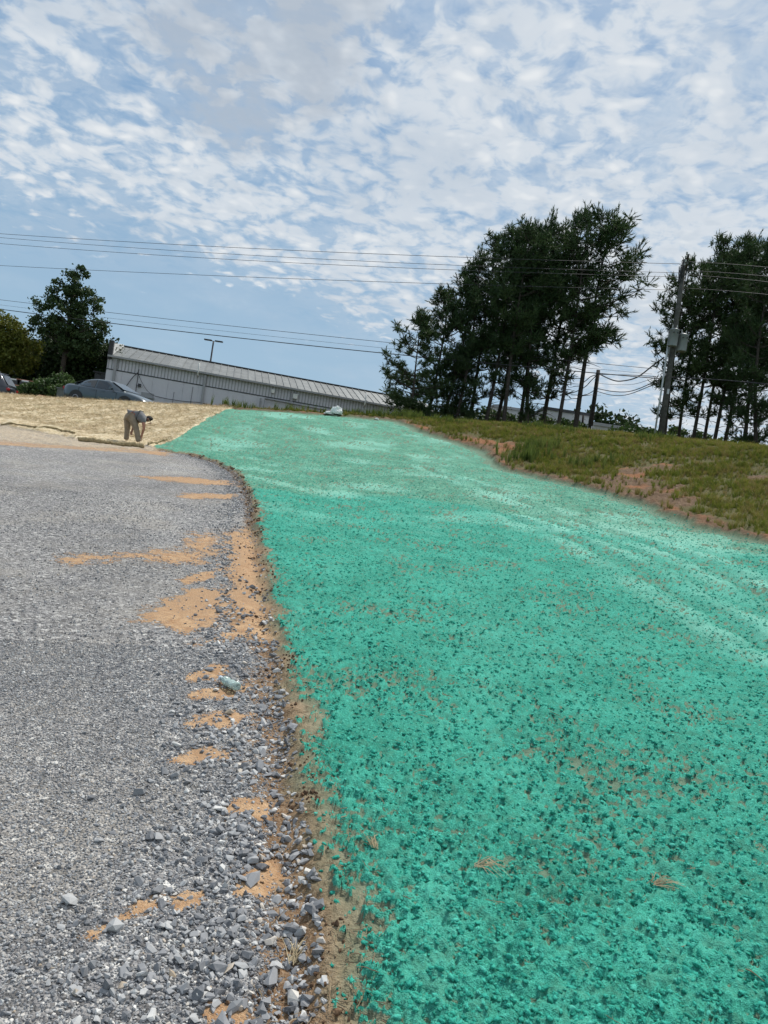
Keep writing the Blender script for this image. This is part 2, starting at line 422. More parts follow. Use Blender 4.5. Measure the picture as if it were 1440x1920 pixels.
def terrain(x, y, fine=True):
    x = np.asarray(x, float); y = np.asarray(y, float)
    n1 = fbm(x * .9, y * .9, 3)
    sd = -polysd(x, y, lot_poly)                        # >0 off the lot
    jag = sd + .05 * fbm(x * 3.1 + 5, y * 3.1, 3) + .02 * fbm(x * 14, y * 14, 2)
    h = rbf(x, y)
    wgt = sst(sd, -.05, .9)
    h = h * wgt
    # a small scarp left by the blade where the lot was cut
    far = sst(y, 4.5, 9)
    h += .028 * sst(jag, -.02, .08) * (1 - sst(jag, .5, 1.4)) * (1 + .9 * far) * sst(x, -7.5, -5.5)
    h -= .02 * np.exp(-((jag + .04) / .06) ** 2) * sst(x, -7.5, -5.5)
    out = sst(jag, 0, .1)
    h += (1 - out) * (.006 * fbm(x * .7, y * .7, 2) + .003 * fbm(x * 9, y * 9, 2))
    h += out * .035 * n1 * sst(sd, .2, 2)
    if not fine: return base_plane(y) + h, None
    r = np.hypot(x, y)
    bank = polysd(x, y, bank_poly) + .25 * fbm(x * 1.1, y * 1.1, 4) + .08 * fbm(x * 5, y * 5, 2)
    straw = polysd(x, y, straw_poly) + .10 * fbm(x * 1.5, y * 1.5, 3)
    # mulch
    edge_f = sst(sd + .16 * fbm(x * 2.1 + 3, y * 2.1, 3) + .05 * fbm(x * 9, y * 9, 2), -.05, .22 + .038 * np.clip(5.5 - y, 0, 4))
    apron = polysd(x, y, apron_poly) + .12 * fbm(x * 1.5, y * 1.5, 3)
    edge_f = edge_f * (1 - sst(apron, -.05, .12))
    wx = x + .02 * fbm(x * 11, y * 11, 2); wy = y + .02 * fbm(x * 11 + 40, y * 11, 2)
    lump = fbm(wx * 17, wy * 21, 4, .62)
    fib = fbm(wx * 52, wy * 60, 3, .6)
    patch = fbm(x * 1.3 + 9, y * 1.3, 4)
    cov = edge_f * (.64 + .42 * patch)
    green = sst(lump + .5 * fib + (cov - .50) * 1.25, -.20, .14) * sst(edge_f, 0, .12)
    green *= 1 - sst(bank, -.5, .15)
    amp = .55 + .45 * sst(r, .5, 3)
    hm = green * (.010 + .031 * np.clip(lump + .2, 0, 1.2) + .010 * np.clip(fib + .1, 0, 1)) + .005 * lump
    far_rough = sst(r, 6, 14)
    hm += far_rough * (.030 * fbm(x * 6.0, y * 7.5, 4, .7) + .03 * fbm(x * 1.7, y * 2.0, 2)) * (1 - .2 * straw.clip(0, 1))
    ruts = np.zeros(x.shape); lite = np.zeros(x.shape); worn = np.zeros(x.shape)
    for l in rut_w:
        d = polysd(x, y, l, False) + .16 * fbm(x * 1.2, y * 1.2, 4)
        brk = sst(fbm(x * .7 + 20, y * .7, 3), -.35, .35)
        ruts += (-.055 * np.exp(-(d / .13) ** 2) + .028 * np.exp(-((d - .28) / .13) ** 2)) * (.35 + .65 * brk)
        worn = np.maximum(worn, np.exp(-(d / .10) ** 2) * sst(fbm(x * 2.2 + 7, y * 2.2, 3), -.25, .15))
        lite = np.maximum(lite, (.25 + .75 * brk) * np.exp(-((d - .34) / .20) ** 2))
    green = green * (1 - .5 * worn)
    isgreen = out * (1 - sst(bank, -.2, .3)) * (1 - sst(straw, -.03, .03))
    h += isgreen * (hm + ruts * 1.0)
    # clods in the margin
    marg = np.exp(-((jag - .10) / .16) ** 2)
    h += marg * .018 * np.clip(fbm(x * 16, y * 16, 3, .6), -.2, 1)
    # straw blankets: laid in strips up the slope, with folds
    s_in = sst(straw, -.02, .08)
    u = x * .957 - y * .29
    seam = np.abs(((u + .25 * fbm(x * .5, y * .5, 2)) / 1.25) % 1 - .5) * 2
    v_ = y * .957 + x * .29
    fold = .8 * fbm(u * 4.2, v_ * .9, 4, .6) + .4 * fbm(u * 9, v_ * 6, 3, .6)
    h += s_in * (.05 + .05 * sst(seam, .82, 1) + .07 * fold + .02 * fbm(x * 9, y * 9, 3))
    # grass bank: small cut face at its foot, lumpy ground above
    b_in = sst(bank, 0, .25)
    h += b_in * (.12 + .10 * fbm(x * 1.9, y * 1.9, 4) + .055 * fbm(x * 7, y * 7, 4, .7)) * sst(r, 3, 8)
    clay = np.zeros(x.shape)
    nz = .5 * fbm(x * 2.3, y * 2.3, 4) + .5 * fbm(x * 9, y * 9, 3)
    for c in clay_w:
        c = np.array(c); sz = min(np.ptp(c[:, 0]), np.ptp(c[:, 1]))
        k = min(.5, max(.05, sz * .35))
        clay = np.maximum(clay, sst(polysd(x, y, c) + k * 1.1 * nz, -k * .55, k * .75))
    mid_ = sst(y, 4.6, 5.2) * (1 - sst(y, 8.0, 9.6))
    clay = clay * np.clip(.98 + .75 * fbm(x * 3, y * 11, 4, .65), .0, 1)
    margin = sst(jag + .12 * fbm(x * 2.4, y * 2.4, 3), -.30 + .12 * far - .06 * mid_, .02 - .2 * mid_)
    clay = np.maximum(clay, mid_ * .85 * sst(jag + .16 * fbm(x * 3, y * 2, 3), -.34, -.12))
    gravel = (1 - out) * (1 - .97 * clay) * (1 - .80 * margin)
    ap_in = sst(apron, -.05, .15)
    gravel = np.maximum(gravel * (1 - ap_in), ap_in * (.32 + .25 * fbm(x * 1.3, y * 4, 3)))
    bare = np.zeros(x.shape)
    for c in bare_w: bare = np.maximum(bare, sst(polysd(x, y, c) + .7 * fbm(x * .9, y * .9, 4), -.2, .5))
    bare = np.maximum(bare, b_in * (1 - sst(bank + .5 * fbm(x * .8, y * .8, 3), .1, .9)))
    clayt = np.clip(np.maximum(np.maximum(clay * (1 - out), ap_in * .3), np.maximum(.45 * (1 - margin), sst(bank, -.4, .5) * (.35 + .5 * sst(fbm(x * .6, y * .6, 3), -.1, .3)))), 0, 1)
    near_z = polysd(x, y, [(-2.6, 13.2), (0.4, 15.5), (2.2, 14.8), (9, 8), (14, 0), (14, -9), (-3, -9)]) + .6 * fbm(x * .8, y * .8, 3)
    tint = sst(near_z, -.3, .4)
    att = dict(gravel=gravel, green=green * out * (1 - s_in), straw=s_in, bank=b_in, bare=bare, clay=clayt, tint=tint,
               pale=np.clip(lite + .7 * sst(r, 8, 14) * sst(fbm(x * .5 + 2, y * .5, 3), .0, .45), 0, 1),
               cover=edge_f * (1 - s_in), apron=ap_in * (1 - clay), sd=jag, margin=margin)
    return base_plane(y) + h, att
def ground_z(x, y):
    z, _ = terrain(np.array([x], float), np.array([y], float), False); return float(z[0])

# ground material ---------------------------------------------------
def ground_material():
    m = mat('ground_surface', rough=.95, spec=.2); nt = m.node_tree; g = G(nt); b = nt.nodes['Principled BSDF']
    pos = g.n('ShaderNodeNewGeometry').outputs['Position']
    A = lambda n: g.attr(n)
    n_s = g.noise(pos, 90, 2, .65); n_m = g.noise(pos, 14, 4, .65); n_l = g.noise(pos, 1.1, 4, .6); n_xs = g.noise(pos, 260, 1, .6)
    # soil
    brown = g.mix(g.ss(n_m, .35, .65), (.13, .072, .036), (.27, .165, .09))
    brown = g.mix(g.ss(n_s, .4, .75), brown, (.33, .24, .16))
    orange = g.mix(g.ss(n_m, .3, .7), (.34, .19, .095), (.53, .355, .205))
    orange = g.mix(g.ss(n_s, .5, .8), orange, (.30, .16, .08))
    orange = g.mix(g.ss(n_l, .45, .7), orange, (.40, .25, .14))
    orange = g.mix(g.math('MULTIPLY', g.ss(g.noise(pos, 45, 3, .75), .50, .72), .6), orange, (.22, .17, .13))
    orange = g.mix(g.math('MULTIPLY', g.ss(n_xs, .58, .72), .5), orange, (.62, .52, .40))
    soil = g.mix(g.ss(A('clay'), .15, .7), brown, orange)
    muddy = g.mix(g.ss(n_m, .35, .65), (.24, .20, .13), (.36, .29, .20))
    soil = g.mix(g.math('MULTIPLY', g.ss(A('sd'), .0, .22), g.math('SUBTRACT', 1.0, g.math('MAXIMUM', A('bank'), g.ss(A('clay'), .4, .8)))), soil, muddy)
    soil = g.mix(g.math('MULTIPLY', A('cover'), .85), soil, (.115, .215, .150))
    soil = g.mix(A('apron'), soil, g.mix(g.ss(n_m, .3, .7), (.36, .29, .21), (.55, .46, .34)))
    # crushed stone, finer than the stones that are built
    gcol = None
    vc1 = g.n('ShaderNodeTexVoronoi'); g.put(vc1.inputs['Vector'], pos); vc1.inputs['Scale'].default_value = 105
    vc2 = g.n('ShaderNodeTexVoronoi'); g.put(vc2.inputs['Vector'], g.vmath('ADD', pos, (3, 7, 1))); vc2.inputs['Scale'].default_value = 38
    sr1 = g.n('ShaderNodeSeparateXYZ'); g.put(sr1.inputs[0], vc1.outputs['Color'])
    sr2 = g.n('ShaderNodeSeparateXYZ'); g.put(sr2.inputs[0], vc2.outputs['Color'])
    c1 = g.ramp(sr1.outputs[0], [(0, (.07, .071, .073)), (.45, (.20, .20, .205)), (.8, (.36, .36, .36)), (1, (.62, .62, .60))])
    c2 = g.ramp(sr2.outputs[0], [(0, (.09, .092, .095)), (.5, (.21, .21, .217)), (.85, (.34, .34, .34)), (1, (.62, .62, .60))])
    gcol = g.mix(g.ss(g.noise(pos, 21, 3), .44, .58), c1, c2)
    gcol = g.mix(g.math('MULTIPLY', g.ss(n_l, .42, .70), .42), gcol, (.33, .31, .275))
    gcol = g.mix(1.0, gcol, g.ramp(g.noise(g.vmath('MULTIPLY', pos, (.9, .35, 1)), .8, 4, .6), [(.3, (.84, .84, .84)), (.7, (1.42, 1.41, 1.38))]), 'MULTIPLY')
    gcol = g.mix(1.0, gcol, (1.04, 1.02, 1.01), 'MULTIPLY')
    gm = g.ss(g.math('ADD', A('gravel'), g.math('MULTIPLY', g.math('SUBTRACT', g.noise(pos, 34, 3, .75), .5), 2.0)), .36, .58)
    col = g.mix(gm, soil, gcol)
    # hydromulch
    n_p = g.noise(pos, 2.2, 5, .6)
    ga = g.mix(g.ss(n_p, .3, .7), (.028, .235, .168), (.060, .38, .285))
    ga = g.mix(g.ss(n_s, .45, .75), ga, (.085, .49, .375))
    ga = g.mix(g.ss(n_xs, .5, .25), ga, (.018, .19, .13))
    ga = g.mix(g.math('MULTIPLY', g.ss(n_m, .52, .38), .45), ga, (.06, .20, .135))
    gb = g.mix(g.ss(n_p, .3, .7), (.065, .25, .17), (.14, .37, .26))
    gb = g.mix(g.ss(n_s, .5, .8), gb, (.24, .47, .34))
    gb = g.mix(g.math('MULTIPLY', g.ss(n_m, .54, .36), .75), gb, (.05, .15, .105))
    gr = g.mix(A('tint'), gb, ga)
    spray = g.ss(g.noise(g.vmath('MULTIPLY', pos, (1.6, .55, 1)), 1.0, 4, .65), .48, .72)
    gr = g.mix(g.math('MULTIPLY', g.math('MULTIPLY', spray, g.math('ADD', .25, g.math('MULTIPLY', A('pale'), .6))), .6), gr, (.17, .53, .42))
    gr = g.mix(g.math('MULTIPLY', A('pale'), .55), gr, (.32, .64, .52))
    gmask = g.ss(g.math('ADD', A('green'), g.math('MULTIPLY', g.math('SUBTRACT', n_s, .5), .55)), .32, .62)
    col = g.mix(gmask, col, gr)
    # straw
    st_v = g.vmath('MULTIPLY', g.n('ShaderNodeNewGeometry').outputs['Position'], (1.0, 1.0, 1.0))
    cmb = g.n('ShaderNodeCombineXYZ'); g.put(cmb.inputs[0], g.vmath('DOT_PRODUCT', st_v, (.957, -.29, 0))); g.put(cmb.inputs[1], g.vmath('DOT_PRODUCT', st_v, (.29, .957, 0)))
    sa = g.noise(g.vmath('MULTIPLY', cmb.outputs[0], (4.5, .55, 1)), 1.0, 5, .72, .6)
    sb = g.noise(g.vmath('MULTIPLY', cmb.outputs[0], (22, 7, 1)), 1.0, 3, .7, 1.0)
    straw = g.ramp(g.math('MULTIPLY', g.math('ADD', sa, sb), .5), [(.36, (.16, .11, .06)), (.45, (.42, .32, .19)), (.53, (.64, .53, .35)), (.64, (.84, .75, .57))])
    straw = g.mix(g.math('MULTIPLY', g.ss(n_l, .50, .72), .35), straw, (.34, .33, .20))
    col = g.mix(g.ss(g.math('ADD', A('straw'), g.math('MULTIPLY', g.math('SUBTRACT', n_m, .5), .5)), .35, .6), col, straw)
    # ground under the grass
    gsoil = g.mix(g.ss(n_m, .3, .7), (.075, .07, .025), (.13, .115, .045))
    dry = g.mix(g.ss(n_m, .3, .7), (.085, .05, .028), (.17, .105, .062))
    dry = g.mix(g.ss(g.noise(pos, 11, 4, .7), .55, .7), dry, (.25, .19, .115))
    gsoil = g.mix(g.ss(g.math('ADD', A('bare'), g.math('MULTIPLY', g.math('SUBTRACT', g.noise(pos, 3.5, 4, .7), .5), .6)), .35, .75), gsoil, g.mix(g.ss(A('clay'), .5, .9), dry, g.mix(g.ss(n_m, .3, .7), (.20, .075, .03), (.30, .145, .07))))
    col = g.mix(A('bank'), col, gsoil)
    g.put(b.inputs['Base Color'], col)
    hgt = g.math('ADD', g.math('MULTIPLY', n_s, .7), g.math('MULTIPLY', n_xs, .35))
    hgt = g.math('ADD', hgt, g.math('MULTIPLY', g.math('MULTIPLY', vc1.outputs['Distance'], gm), -1.1))
    hgt = g.math('ADD', hgt, g.math('MULTIPLY', g.math('MULTIPLY', sa, A('straw')), 3.0))
    bn = g.n('ShaderNodeBump'); bn.inputs['Strength'].default_value = .9; bn.inputs['Distance'].default_value = .012
    g.put(bn.inputs['Height'], hgt); g.put(b.inputs['Normal'], bn.outputs[0])
    return m
M_ground = ground_material()

# fine sheet: polar mesh that thins out with distance
ang = np.concatenate([np.linspace(-80, -37, 60, endpoint=False), np.linspace(-37, 37, 700, endpoint=False), np.linspace(37, 80, 61)])
ang = np.radians(ang)
rs = [.9]
while rs[-1] < 46:
    r_ = rs[-1]; rs.append(r_ + min(.0018 * r_ * r_ + .0015, .0068 * r_))
rs = np.array(rs)
AA, RR = np.meshgrid(ang, rs)
X, Y = RR * np.sin(AA), RR * np.cos(AA)
Z, att = terrain(X.ravel(), Y.ravel())
nr, na_ = RR.shape
V = np.stack([X.ravel(), Y.ravel(), Z], 1)
I = np.arange(nr * na_).reshape(nr, na_)
Fq = np.stack([I[:-1, :-1].ravel(), I[:-1, 1:].ravel(), I[1:, 1:].ravel(), I[1:, :-1].ravel()], 1)
def fm(a): return a[Fq].mean(1)
isbank = fm(att['bank']) > .5
isstraw = (fm(att['straw']) > .5) & ~isbank
islot = (fm(att['sd']) < 0) & ~isbank & ~isstraw
isslope = ~(isbank | isstraw | islot)
ground_objs = {}
for nm, mk, kind in (('gravel_lot', islot, 'structure'), ('seeded_slope', isslope, 'structure'), ('straw_blanket', isstraw, 'stuff'), ('grass_bank', isbank, 'structure')):
    f = Fq[mk]; used, inv = np.unique(f, return_inverse=True)
    me = npmesh(nm, V[used], inv.reshape(f.shape), M_ground, True, {k: a[used] for k, a in att.items()})
    o = link(D.objects.new(nm, me)); ground_objs[nm] = tag(o, kind=kind)
tag(ground_objs['straw_blanket'], 'pale straw erosion blankets covering the slope behind the bent worker', 'straw')
# coarse sheet all round, out to the horizon
rc = np.concatenate([[0.0, .45], np.geomspace(.93, 46, 60), np.geomspace(50, 3000, 40)])
ac = np.radians(np.linspace(-180, 180, 181))
A2, R2 = np.meshgrid(ac, rc)
Xc, Yc = R2 * np.sin(A2), R2 * np.cos(A2)
Zc, attc = terrain(Xc.ravel(), Yc.ravel())
far_w = sst(np.hypot(Xc, Yc).ravel(), 110, 220)
Zc = Zc * (1 - far_w) + far_w * (base_plane(Yc.ravel()) - 1.0) - .02
I2 = np.arange(R2.size).reshape(R2.shape)
F2 = np.stack([I2[:-1, :-1].ravel(), I2[:-1, 1:].ravel(), I2[1:, 1:].ravel(), I2[1:, :-1].ravel()], 1)
rm = R2.ravel()[F2]; am = np.abs(np.degrees(A2.ravel()[F2]))
keep = ~((rm.min(1) >= .92) & (rm.max(1) <= 46.01) & (am.max(1) <= 79.9))
F2 = F2[keep]
me = npmesh('ground', np.stack([Xc.ravel(), Yc.ravel(), Zc], 1), F2, M_ground, True, attc)
tag(link(D.objects.new('ground', me)), kind='structure')
# height lookup on the fine sheet
def zat(x, y):
    x = np.asarray(x, float); y = np.asarray(y, float)
    r = np.hypot(x, y); a = np.arctan2(x, y)
    i = np.clip(np.searchsorted(rs, r) - 1, 0, nr - 2); j = np.clip(np.searchsorted(ang, a) - 1, 0, na_ - 2)
    ti = np.clip((r - rs[i]) / (rs[i + 1] - rs[i]), 0, 1); tj = np.clip((a - ang[j]) / (ang[j + 1] - ang[j]), 0, 1)
    ZZ = Z.reshape(nr, na_)
    return (ZZ[i, j] * (1 - ti) * (1 - tj) + ZZ[i + 1, j] * ti * (1 - tj) + ZZ[i, j + 1] * (1 - ti) * tj + ZZ[i + 1, j + 1] * ti * tj)
def aat(name, x, y):
    r = np.hypot(x, y); a = np.arctan2(x, y)
    i = np.clip(np.searchsorted(rs, r) - 1, 0, nr - 2); j = np.clip(np.searchsorted(ang, a) - 1, 0, na_ - 2)
    return att[name].reshape(nr, na_)[i, j]
def gz(x, y):
    return float(zat(np.array([x]), np.array([y]))[0]) if math.hypot(x, y) < 45 else ground_z(x, y)

# ------------------------------------------------------------------ crushed stone
def stone_material():
    m = mat('crushed_stone', rough=.85, spec=.3); g = G(m.node_tree); b = m.node_tree.nodes['Principled BSDF']
    rv = g.n('ShaderNodeObjectInfo').outputs['Random']
    v = g.n('ShaderNodeTexCoord').outputs['Object']
    c = g.ramp(rv, [(0, (.10, .105, .115)), (.25, (.18, .187, .198)), (.55, (.27, .275, .285)), (.8, (.38, .385, .385)), (.92, (.52, .52, .51)), (.965, (.66, .65, .62)), (1, (.45, .35, .24))])
    c = g.mix(g.math('MULTIPLY', g.ss(g.noise(v, 2.2, 5, .7), .4, .7), .45), c, (.33, .33, .34))
    c = g.mix(g.math('MULTIPLY', g.ss(g.noise(v, 1.1, 3, .7), .55, .8), .35), c, (.25, .19, .13))
    g.put(b.inputs['Base Color'], c)
    return m
M_stone = stone_material()
def rock(seed, n=11, flat=.62):
    rr = random.Random(seed); bm = bmesh.new()
    for i in range(n):
        z = 1 - 2 * (i + .5) / n; t = i * 2.4 + rr.random()
        q = math.sqrt(1 - z * z); k = rr.uniform(.75, 1.15)
        bm.verts.new((q * math.cos(t) * k, q * math.sin(t) * k * rr.uniform(.65, 1), z * k * flat))
    bmesh.ops.convex_hull(bm, input=bm.verts)
    bmesh.ops.delete(bm, geom=[v for v in bm.verts if not v.link_faces], context='VERTS')
    me = D.meshes.new('stone'); bm.to_mesh(me); bm.free(); me.materials.append(M_stone); return me
rocks = [rock(i, 9 + i % 5, (.5, .65, .8)[i % 3]) for i in range(10)]
rock_col = variants('crushed_stone', rocks)
def stones_pts(n, rmin, rmax, amin, amax, power=1.0):
    r = np.sqrt(rng.uniform(rmin ** 2, rmax ** 2, n)) if power == 1 else rmin + (rmax - rmin) * rng.random(n) ** power
    a = np.radians(rng.uniform(amin, amax, n))
    return r * np.sin(a), r * np.cos(a)
def pack(x, y, s, sink=.35):
    n = len(x)
    rot = np.stack([rng.normal(0, .45, n), rng.normal(0, .45, n), rng.uniform(0, 6.28, n)], 1)
    sc = s[:, None] * np.stack([rng.uniform(.8, 1.3, n), rng.uniform(.65, 1.0, n), rng.uniform(.6, 1.0, n)], 1)
    z = zat(x, y) + s * sink * .6
    return np.stack([x, y, z], 1), rot, sc, rng.integers(0, 10, n)
XS, YS, SS = [], [], []
x, y = stones_pts(120000, 1.0, 4.6, -52, 10)
k = (aat('sd', x, y) < .0) & (rng.random(len(x)) < np.clip(aat('gravel', x, y) * 1.3 - .1, .03, 1)); x, y = x[k], y[k]
XS.append(x); YS.append(y); SS.append(rng.uniform(.0028, .0062, len(x)))
x, y = stones_pts(42000, 1.0, 11, -46, 8)
k = (aat('sd', x, y) < .0) & (rng.random(len(x)) < np.clip(aat('gravel', x, y), .06, 1)) & (fbm(x * 1.1, y * .8, 3) + .25 * rng.normal(size=len(x)) > -.05); x, y = x[k], y[k]
XS.append(x); YS.append(y); SS.append(rng.uniform(.0055, .0115, len(x)))
# the coarse windrow along the edge of the lot
def windrow(n, ymax, spread, smin, smax, lo=-1.1):
    e = np.array(lot_edge[1:14]); e[0] = (-.06, .9); seg = np.linalg.norm(np.diff(e, axis=0), axis=1); cum = np.concatenate([[0], np.cumsum(seg)])
    tt = cum[-1] * rng.random(n) ** 1.6
    i = np.clip(np.searchsorted(cum, tt) - 1, 0, len(seg) - 1)
    q = e[i] + (e[i + 1] - e[i]) * ((tt - cum[i]) / seg[i])[:, None]
    nrm = np.stack([-(e[i + 1] - e[i])[:, 1], (e[i + 1] - e[i])[:, 0]], 1); nrm /= np.linalg.norm(nrm, axis=1)[:, None]
    off = -np.abs(rng.normal(0, spread, n)) + .05
    off *= 1 / (1 + tt * .02)
    x = q[:, 0] - nrm[:, 0] * off; y = q[:, 1] - nrm[:, 1] * off
    return x, y
for n, spr, a, b_ in ((15000, .34, .007, .014), (6500, .26, .012, .021)):
    x, y = windrow(n, 16, spr, a, b_)
    keepm = (y > .95) & (rng.random(len(x)) < np.where((aat('clay', x, y) > .6) & (aat('sd', x, y) < -.05), .18, 1) * np.clip(1.0 + 1.8 * fbm(x * 2.5, y * 1.6, 3), .08, 1) * np.where(aat('sd', x, y) > -.16, .45, 1) * np.where((y > 4.9) & (y < 10.5) & (aat('sd', x, y) > -.26), .22, 1)) & (aat('sd', x, y) < .06)
    x, y = x[keepm], y[keepm]
    XS.append(x); YS.append(y); SS.append(rng.uniform(a, b_, len(x)))
x, y, s = np.concatenate(XS), np.concatenate(YS), np.concatenate(SS)
scatter('gravel', *pack(x, y, s), rock_col, label='loose grey crushed stone strewn over the lot and along its edge', cat='gravel')
# the largest stones, one by one
x, y = windrow(900, 4.5, .26, 0, 0)
k = (y > 1.3) & (y < 6.5) & (aat('sd', x, y) < .1) & (rng.random(len(x)) < np.clip(3.0 / y, .1, 1)); x, y = x[k][:285], y[k][:285]
s = rng.uniform(.017, .027, len(x)) * rng.choice([1, 1, 1.25], len(x)); pp, ro, sc, ix = pack(x, y, s, .5)
for q, e, k3, i in zip(pp, ro, sc, ix):
    o = D.objects.new('stone', rocks[int(i)]); o.location = q; o.rotation_euler = e; o.scale = k3
    link(o, ground_objs['gravel_lot'])

# ------------------------------------------------------------------ mulch clumps on the slope
def mulch_material():
    m = mat('hydromulch', rough=.95, spec=.15); g = G(m.node_tree); b = m.node_tree.nodes['Principled BSDF']
    rv = g.n('ShaderNodeObjectInfo').outputs['Random']; pos = g.n('ShaderNodeNewGeometry').outputs['Position']
    c = g.ramp(rv, [(0, (.028, .26, .19)), (.5, (.036, .33, .25)), (.85, (.060, .44, .335)), (1, (.11, .52, .41))])
    c = g.mix(g.math('MULTIPLY', g.ss(g.noise(pos, 150, 2, .7), .4, .7), .5), c, (.05, .46, .34))
    g.put(b.inputs['Base Color'], c)
    bn = g.n('ShaderNodeBump'); bn.inputs['Strength'].default_value = .8; bn.inputs['Distance'].default_value = .004
    g.put(bn.inputs['Height'], g.noise(pos, 300, 3, .7)); g.put(b.inputs['Normal'], bn.outputs[0])
    return m
M_mulch = mulch_material()
def clump(seed):
    rr = random.Random(seed); bm = bmesh.new()
    bmesh.ops.create_icosphere(bm, subdivisions=2, radius=1)
    for v in bm.verts:
        q_ = v.co * 1.7 + Vector((seed * 3.1, 0, 0)); k = 1 + .34 * math.sin(q_.x * 2.1 + q_.y * 1.3) * math.cos(q_.z * 2.4 + q_.x) + rr.uniform(-.14, .14)
        v.co = Vector((v.co.x * k * 1.25, v.co.y * k * .8, v.co.z * k * .55))
    for _ in range(9):                                  # stray fibres
        a = rr.uniform(0, 6.28); r0 = rr.uniform(.2, .8); L_ = rr.uniform(.8, 1.8); da = rr.uniform(-1, 1)
        p0 = Vector((math.cos(a) * r0, math.sin(a) * r0, .2)); p1 = p0 + Vector((math.cos(a + da) * L_, math.sin(a + da) * L_, rr.uniform(-.1, .7)))
        pm = (p0 + p1) / 2 + Vector((0, 0, .25)); wd = Vector((-(p1 - p0).y, (p1 - p0).x, 0)).normalized() * .07
        vs_ = [bm.verts.new(q) for q in (p0 - wd, p0 + wd, pm + wd, pm - wd, p1)]
        bm.faces.new(vs_[:4]); bm.faces.new((vs_[3], vs_[2], vs_[4]))
    me = D.meshes.new('clump'); bm.to_mesh(me); bm.free(); me.materials.append(M_mulch); me.polygons.foreach_set('use_smooth', [True] * len(me.polygons)); return me
clump_col = variants('mulch_clump', [clump(i) for i in range(6)])
x, y = stones_pts(215000, 1.0, 24.0, -14, 58, 1.75)
lump = fbm(x * 13, y * 13, 3)
k = (rng.random(len(x)) < aat('cover', x, y) ** 1.5) & (aat('bank', x, y) < .3) & (aat('sd', x, y) > .05) & (lump + .2 * rng.normal(size=len(x)) > .0); x, y = x[k], y[k]
n = len(x); s = rng.uniform(.0024, .0078, n) * (1 + 1.0 * rng.random(n) ** 3) * np.clip(.78 + .03 * np.hypot(x, y), .86, 1.25)
scatter('mulch_clumps', np.stack([x, y, zat(x, y) + s * .1], 1), np.stack([rng.normal(0, .3, n), rng.normal(0, .3, n), rng.uniform(0, 6.28, n)], 1),
        s[:, None] * np.ones(3), rng.integers(0, 6, n), clump_col, label='matted teal green hydroseed mulch clinging to the bare slope', cat='mulch')
# clods, roots and straws in the margin between stone and mulch
M_clod = vmat('damp_clod', (.06, .035, .02), (.17, .10, .055), 60, .95, rnd=.35)
def clod(seed):
    me = rock(seed, 14, .8); me = me.copy(); me.materials.clear(); me.materials.append(M_clod); return me
clod_col = variants('clod', [clod(40 + i) for i in range(4)])
x, y = windrow(9000, 17, .15, 0, 0); x = x + .08
k = (aat('sd', x, y) > -.26) & (aat('sd', x, y) < .22) & (x > -6) & (y > 1) & (rng.random(len(x)) < np.clip(.04 + 1.3 * fbm(x * 4, y * 2.2, 3), .01, 1)); x, y = x[k], y[k]; n = len(x)
s = rng.uniform(.002, .008, n) * (1 + 1.4 * rng.random(n) ** 4) * np.clip(.7 + y * .09, .7, 2.0)
scatter('soil_clods', np.stack([x, y, zat(x, y) + s * .3], 1), rng.uniform(0, 6, (n, 3)), s[:, None] * np.ones(3), rng.integers(0, 4, n), clod_col,
        label='dark brown crumbs of damp soil along the edge of the lot', cat='soil')
M_twig = vmat('dead_root', (.16, .10, .06), (.38, .30, .19), 30, .9, rnd=.4)
def twig(seed, L_=1.0, branches=2):
    rr = random.Random(seed); mb = MB()
    pts = [Vector((0, 0, .02))]; d = Vector((1, 0, .05))
    for i in range(6):
        d = (d + Vector((rr.uniform(-.3, .3), rr.uniform(-.5, .5), rr.uniform(-.2, .2)))).normalized(); pts.append(pts[-1] + d * L_ / 6)
    mb.tube(pts, [.02, .022, .02, .018, .014, .01, .004], 4)
    for k in range(branches):
        b0 = pts[rr.randrange(1, 5)]; d = Vector((rr.uniform(-.2, 1), rr.uniform(-1, 1), rr.uniform(0, .5))).normalized()
        mb.tube([b0, b0 + d * .18, b0 + d * .3 + Vector((.05, 0, -.02))], [.012, .009, .003], 4)
    return mb.mesh('twig', M_twig)
twig_col = variants('twig', [twig(i, 1, i % 3) for i in range(5)])
x, y = windrow(1500, 14, .22, 0, 0); x = x + .16
x2, y2 = stones_pts(420, 1.4, 9, -5, 36, 1.0)
x, y = np.concatenate([x, x2]), np.concatenate([y, y2]); k = (y > 1.1) & (aat('sd', x, y) > -.12); x, y = x[k], y[k]; n = len(x)
s = rng.uniform(.02, .085, n)
scatter('root_litter', np.stack([x, y, zat(x, y) + .004], 1), np.stack([rng.normal(0, .2, n), rng.normal(0, .2, n), rng.uniform(0, 6.28, n)], 1),
        s[:, None] * np.ones(3), rng.integers(0, 5, n), twig_col, label='dead roots and straws littering the soil beside the mulch', cat='litter')

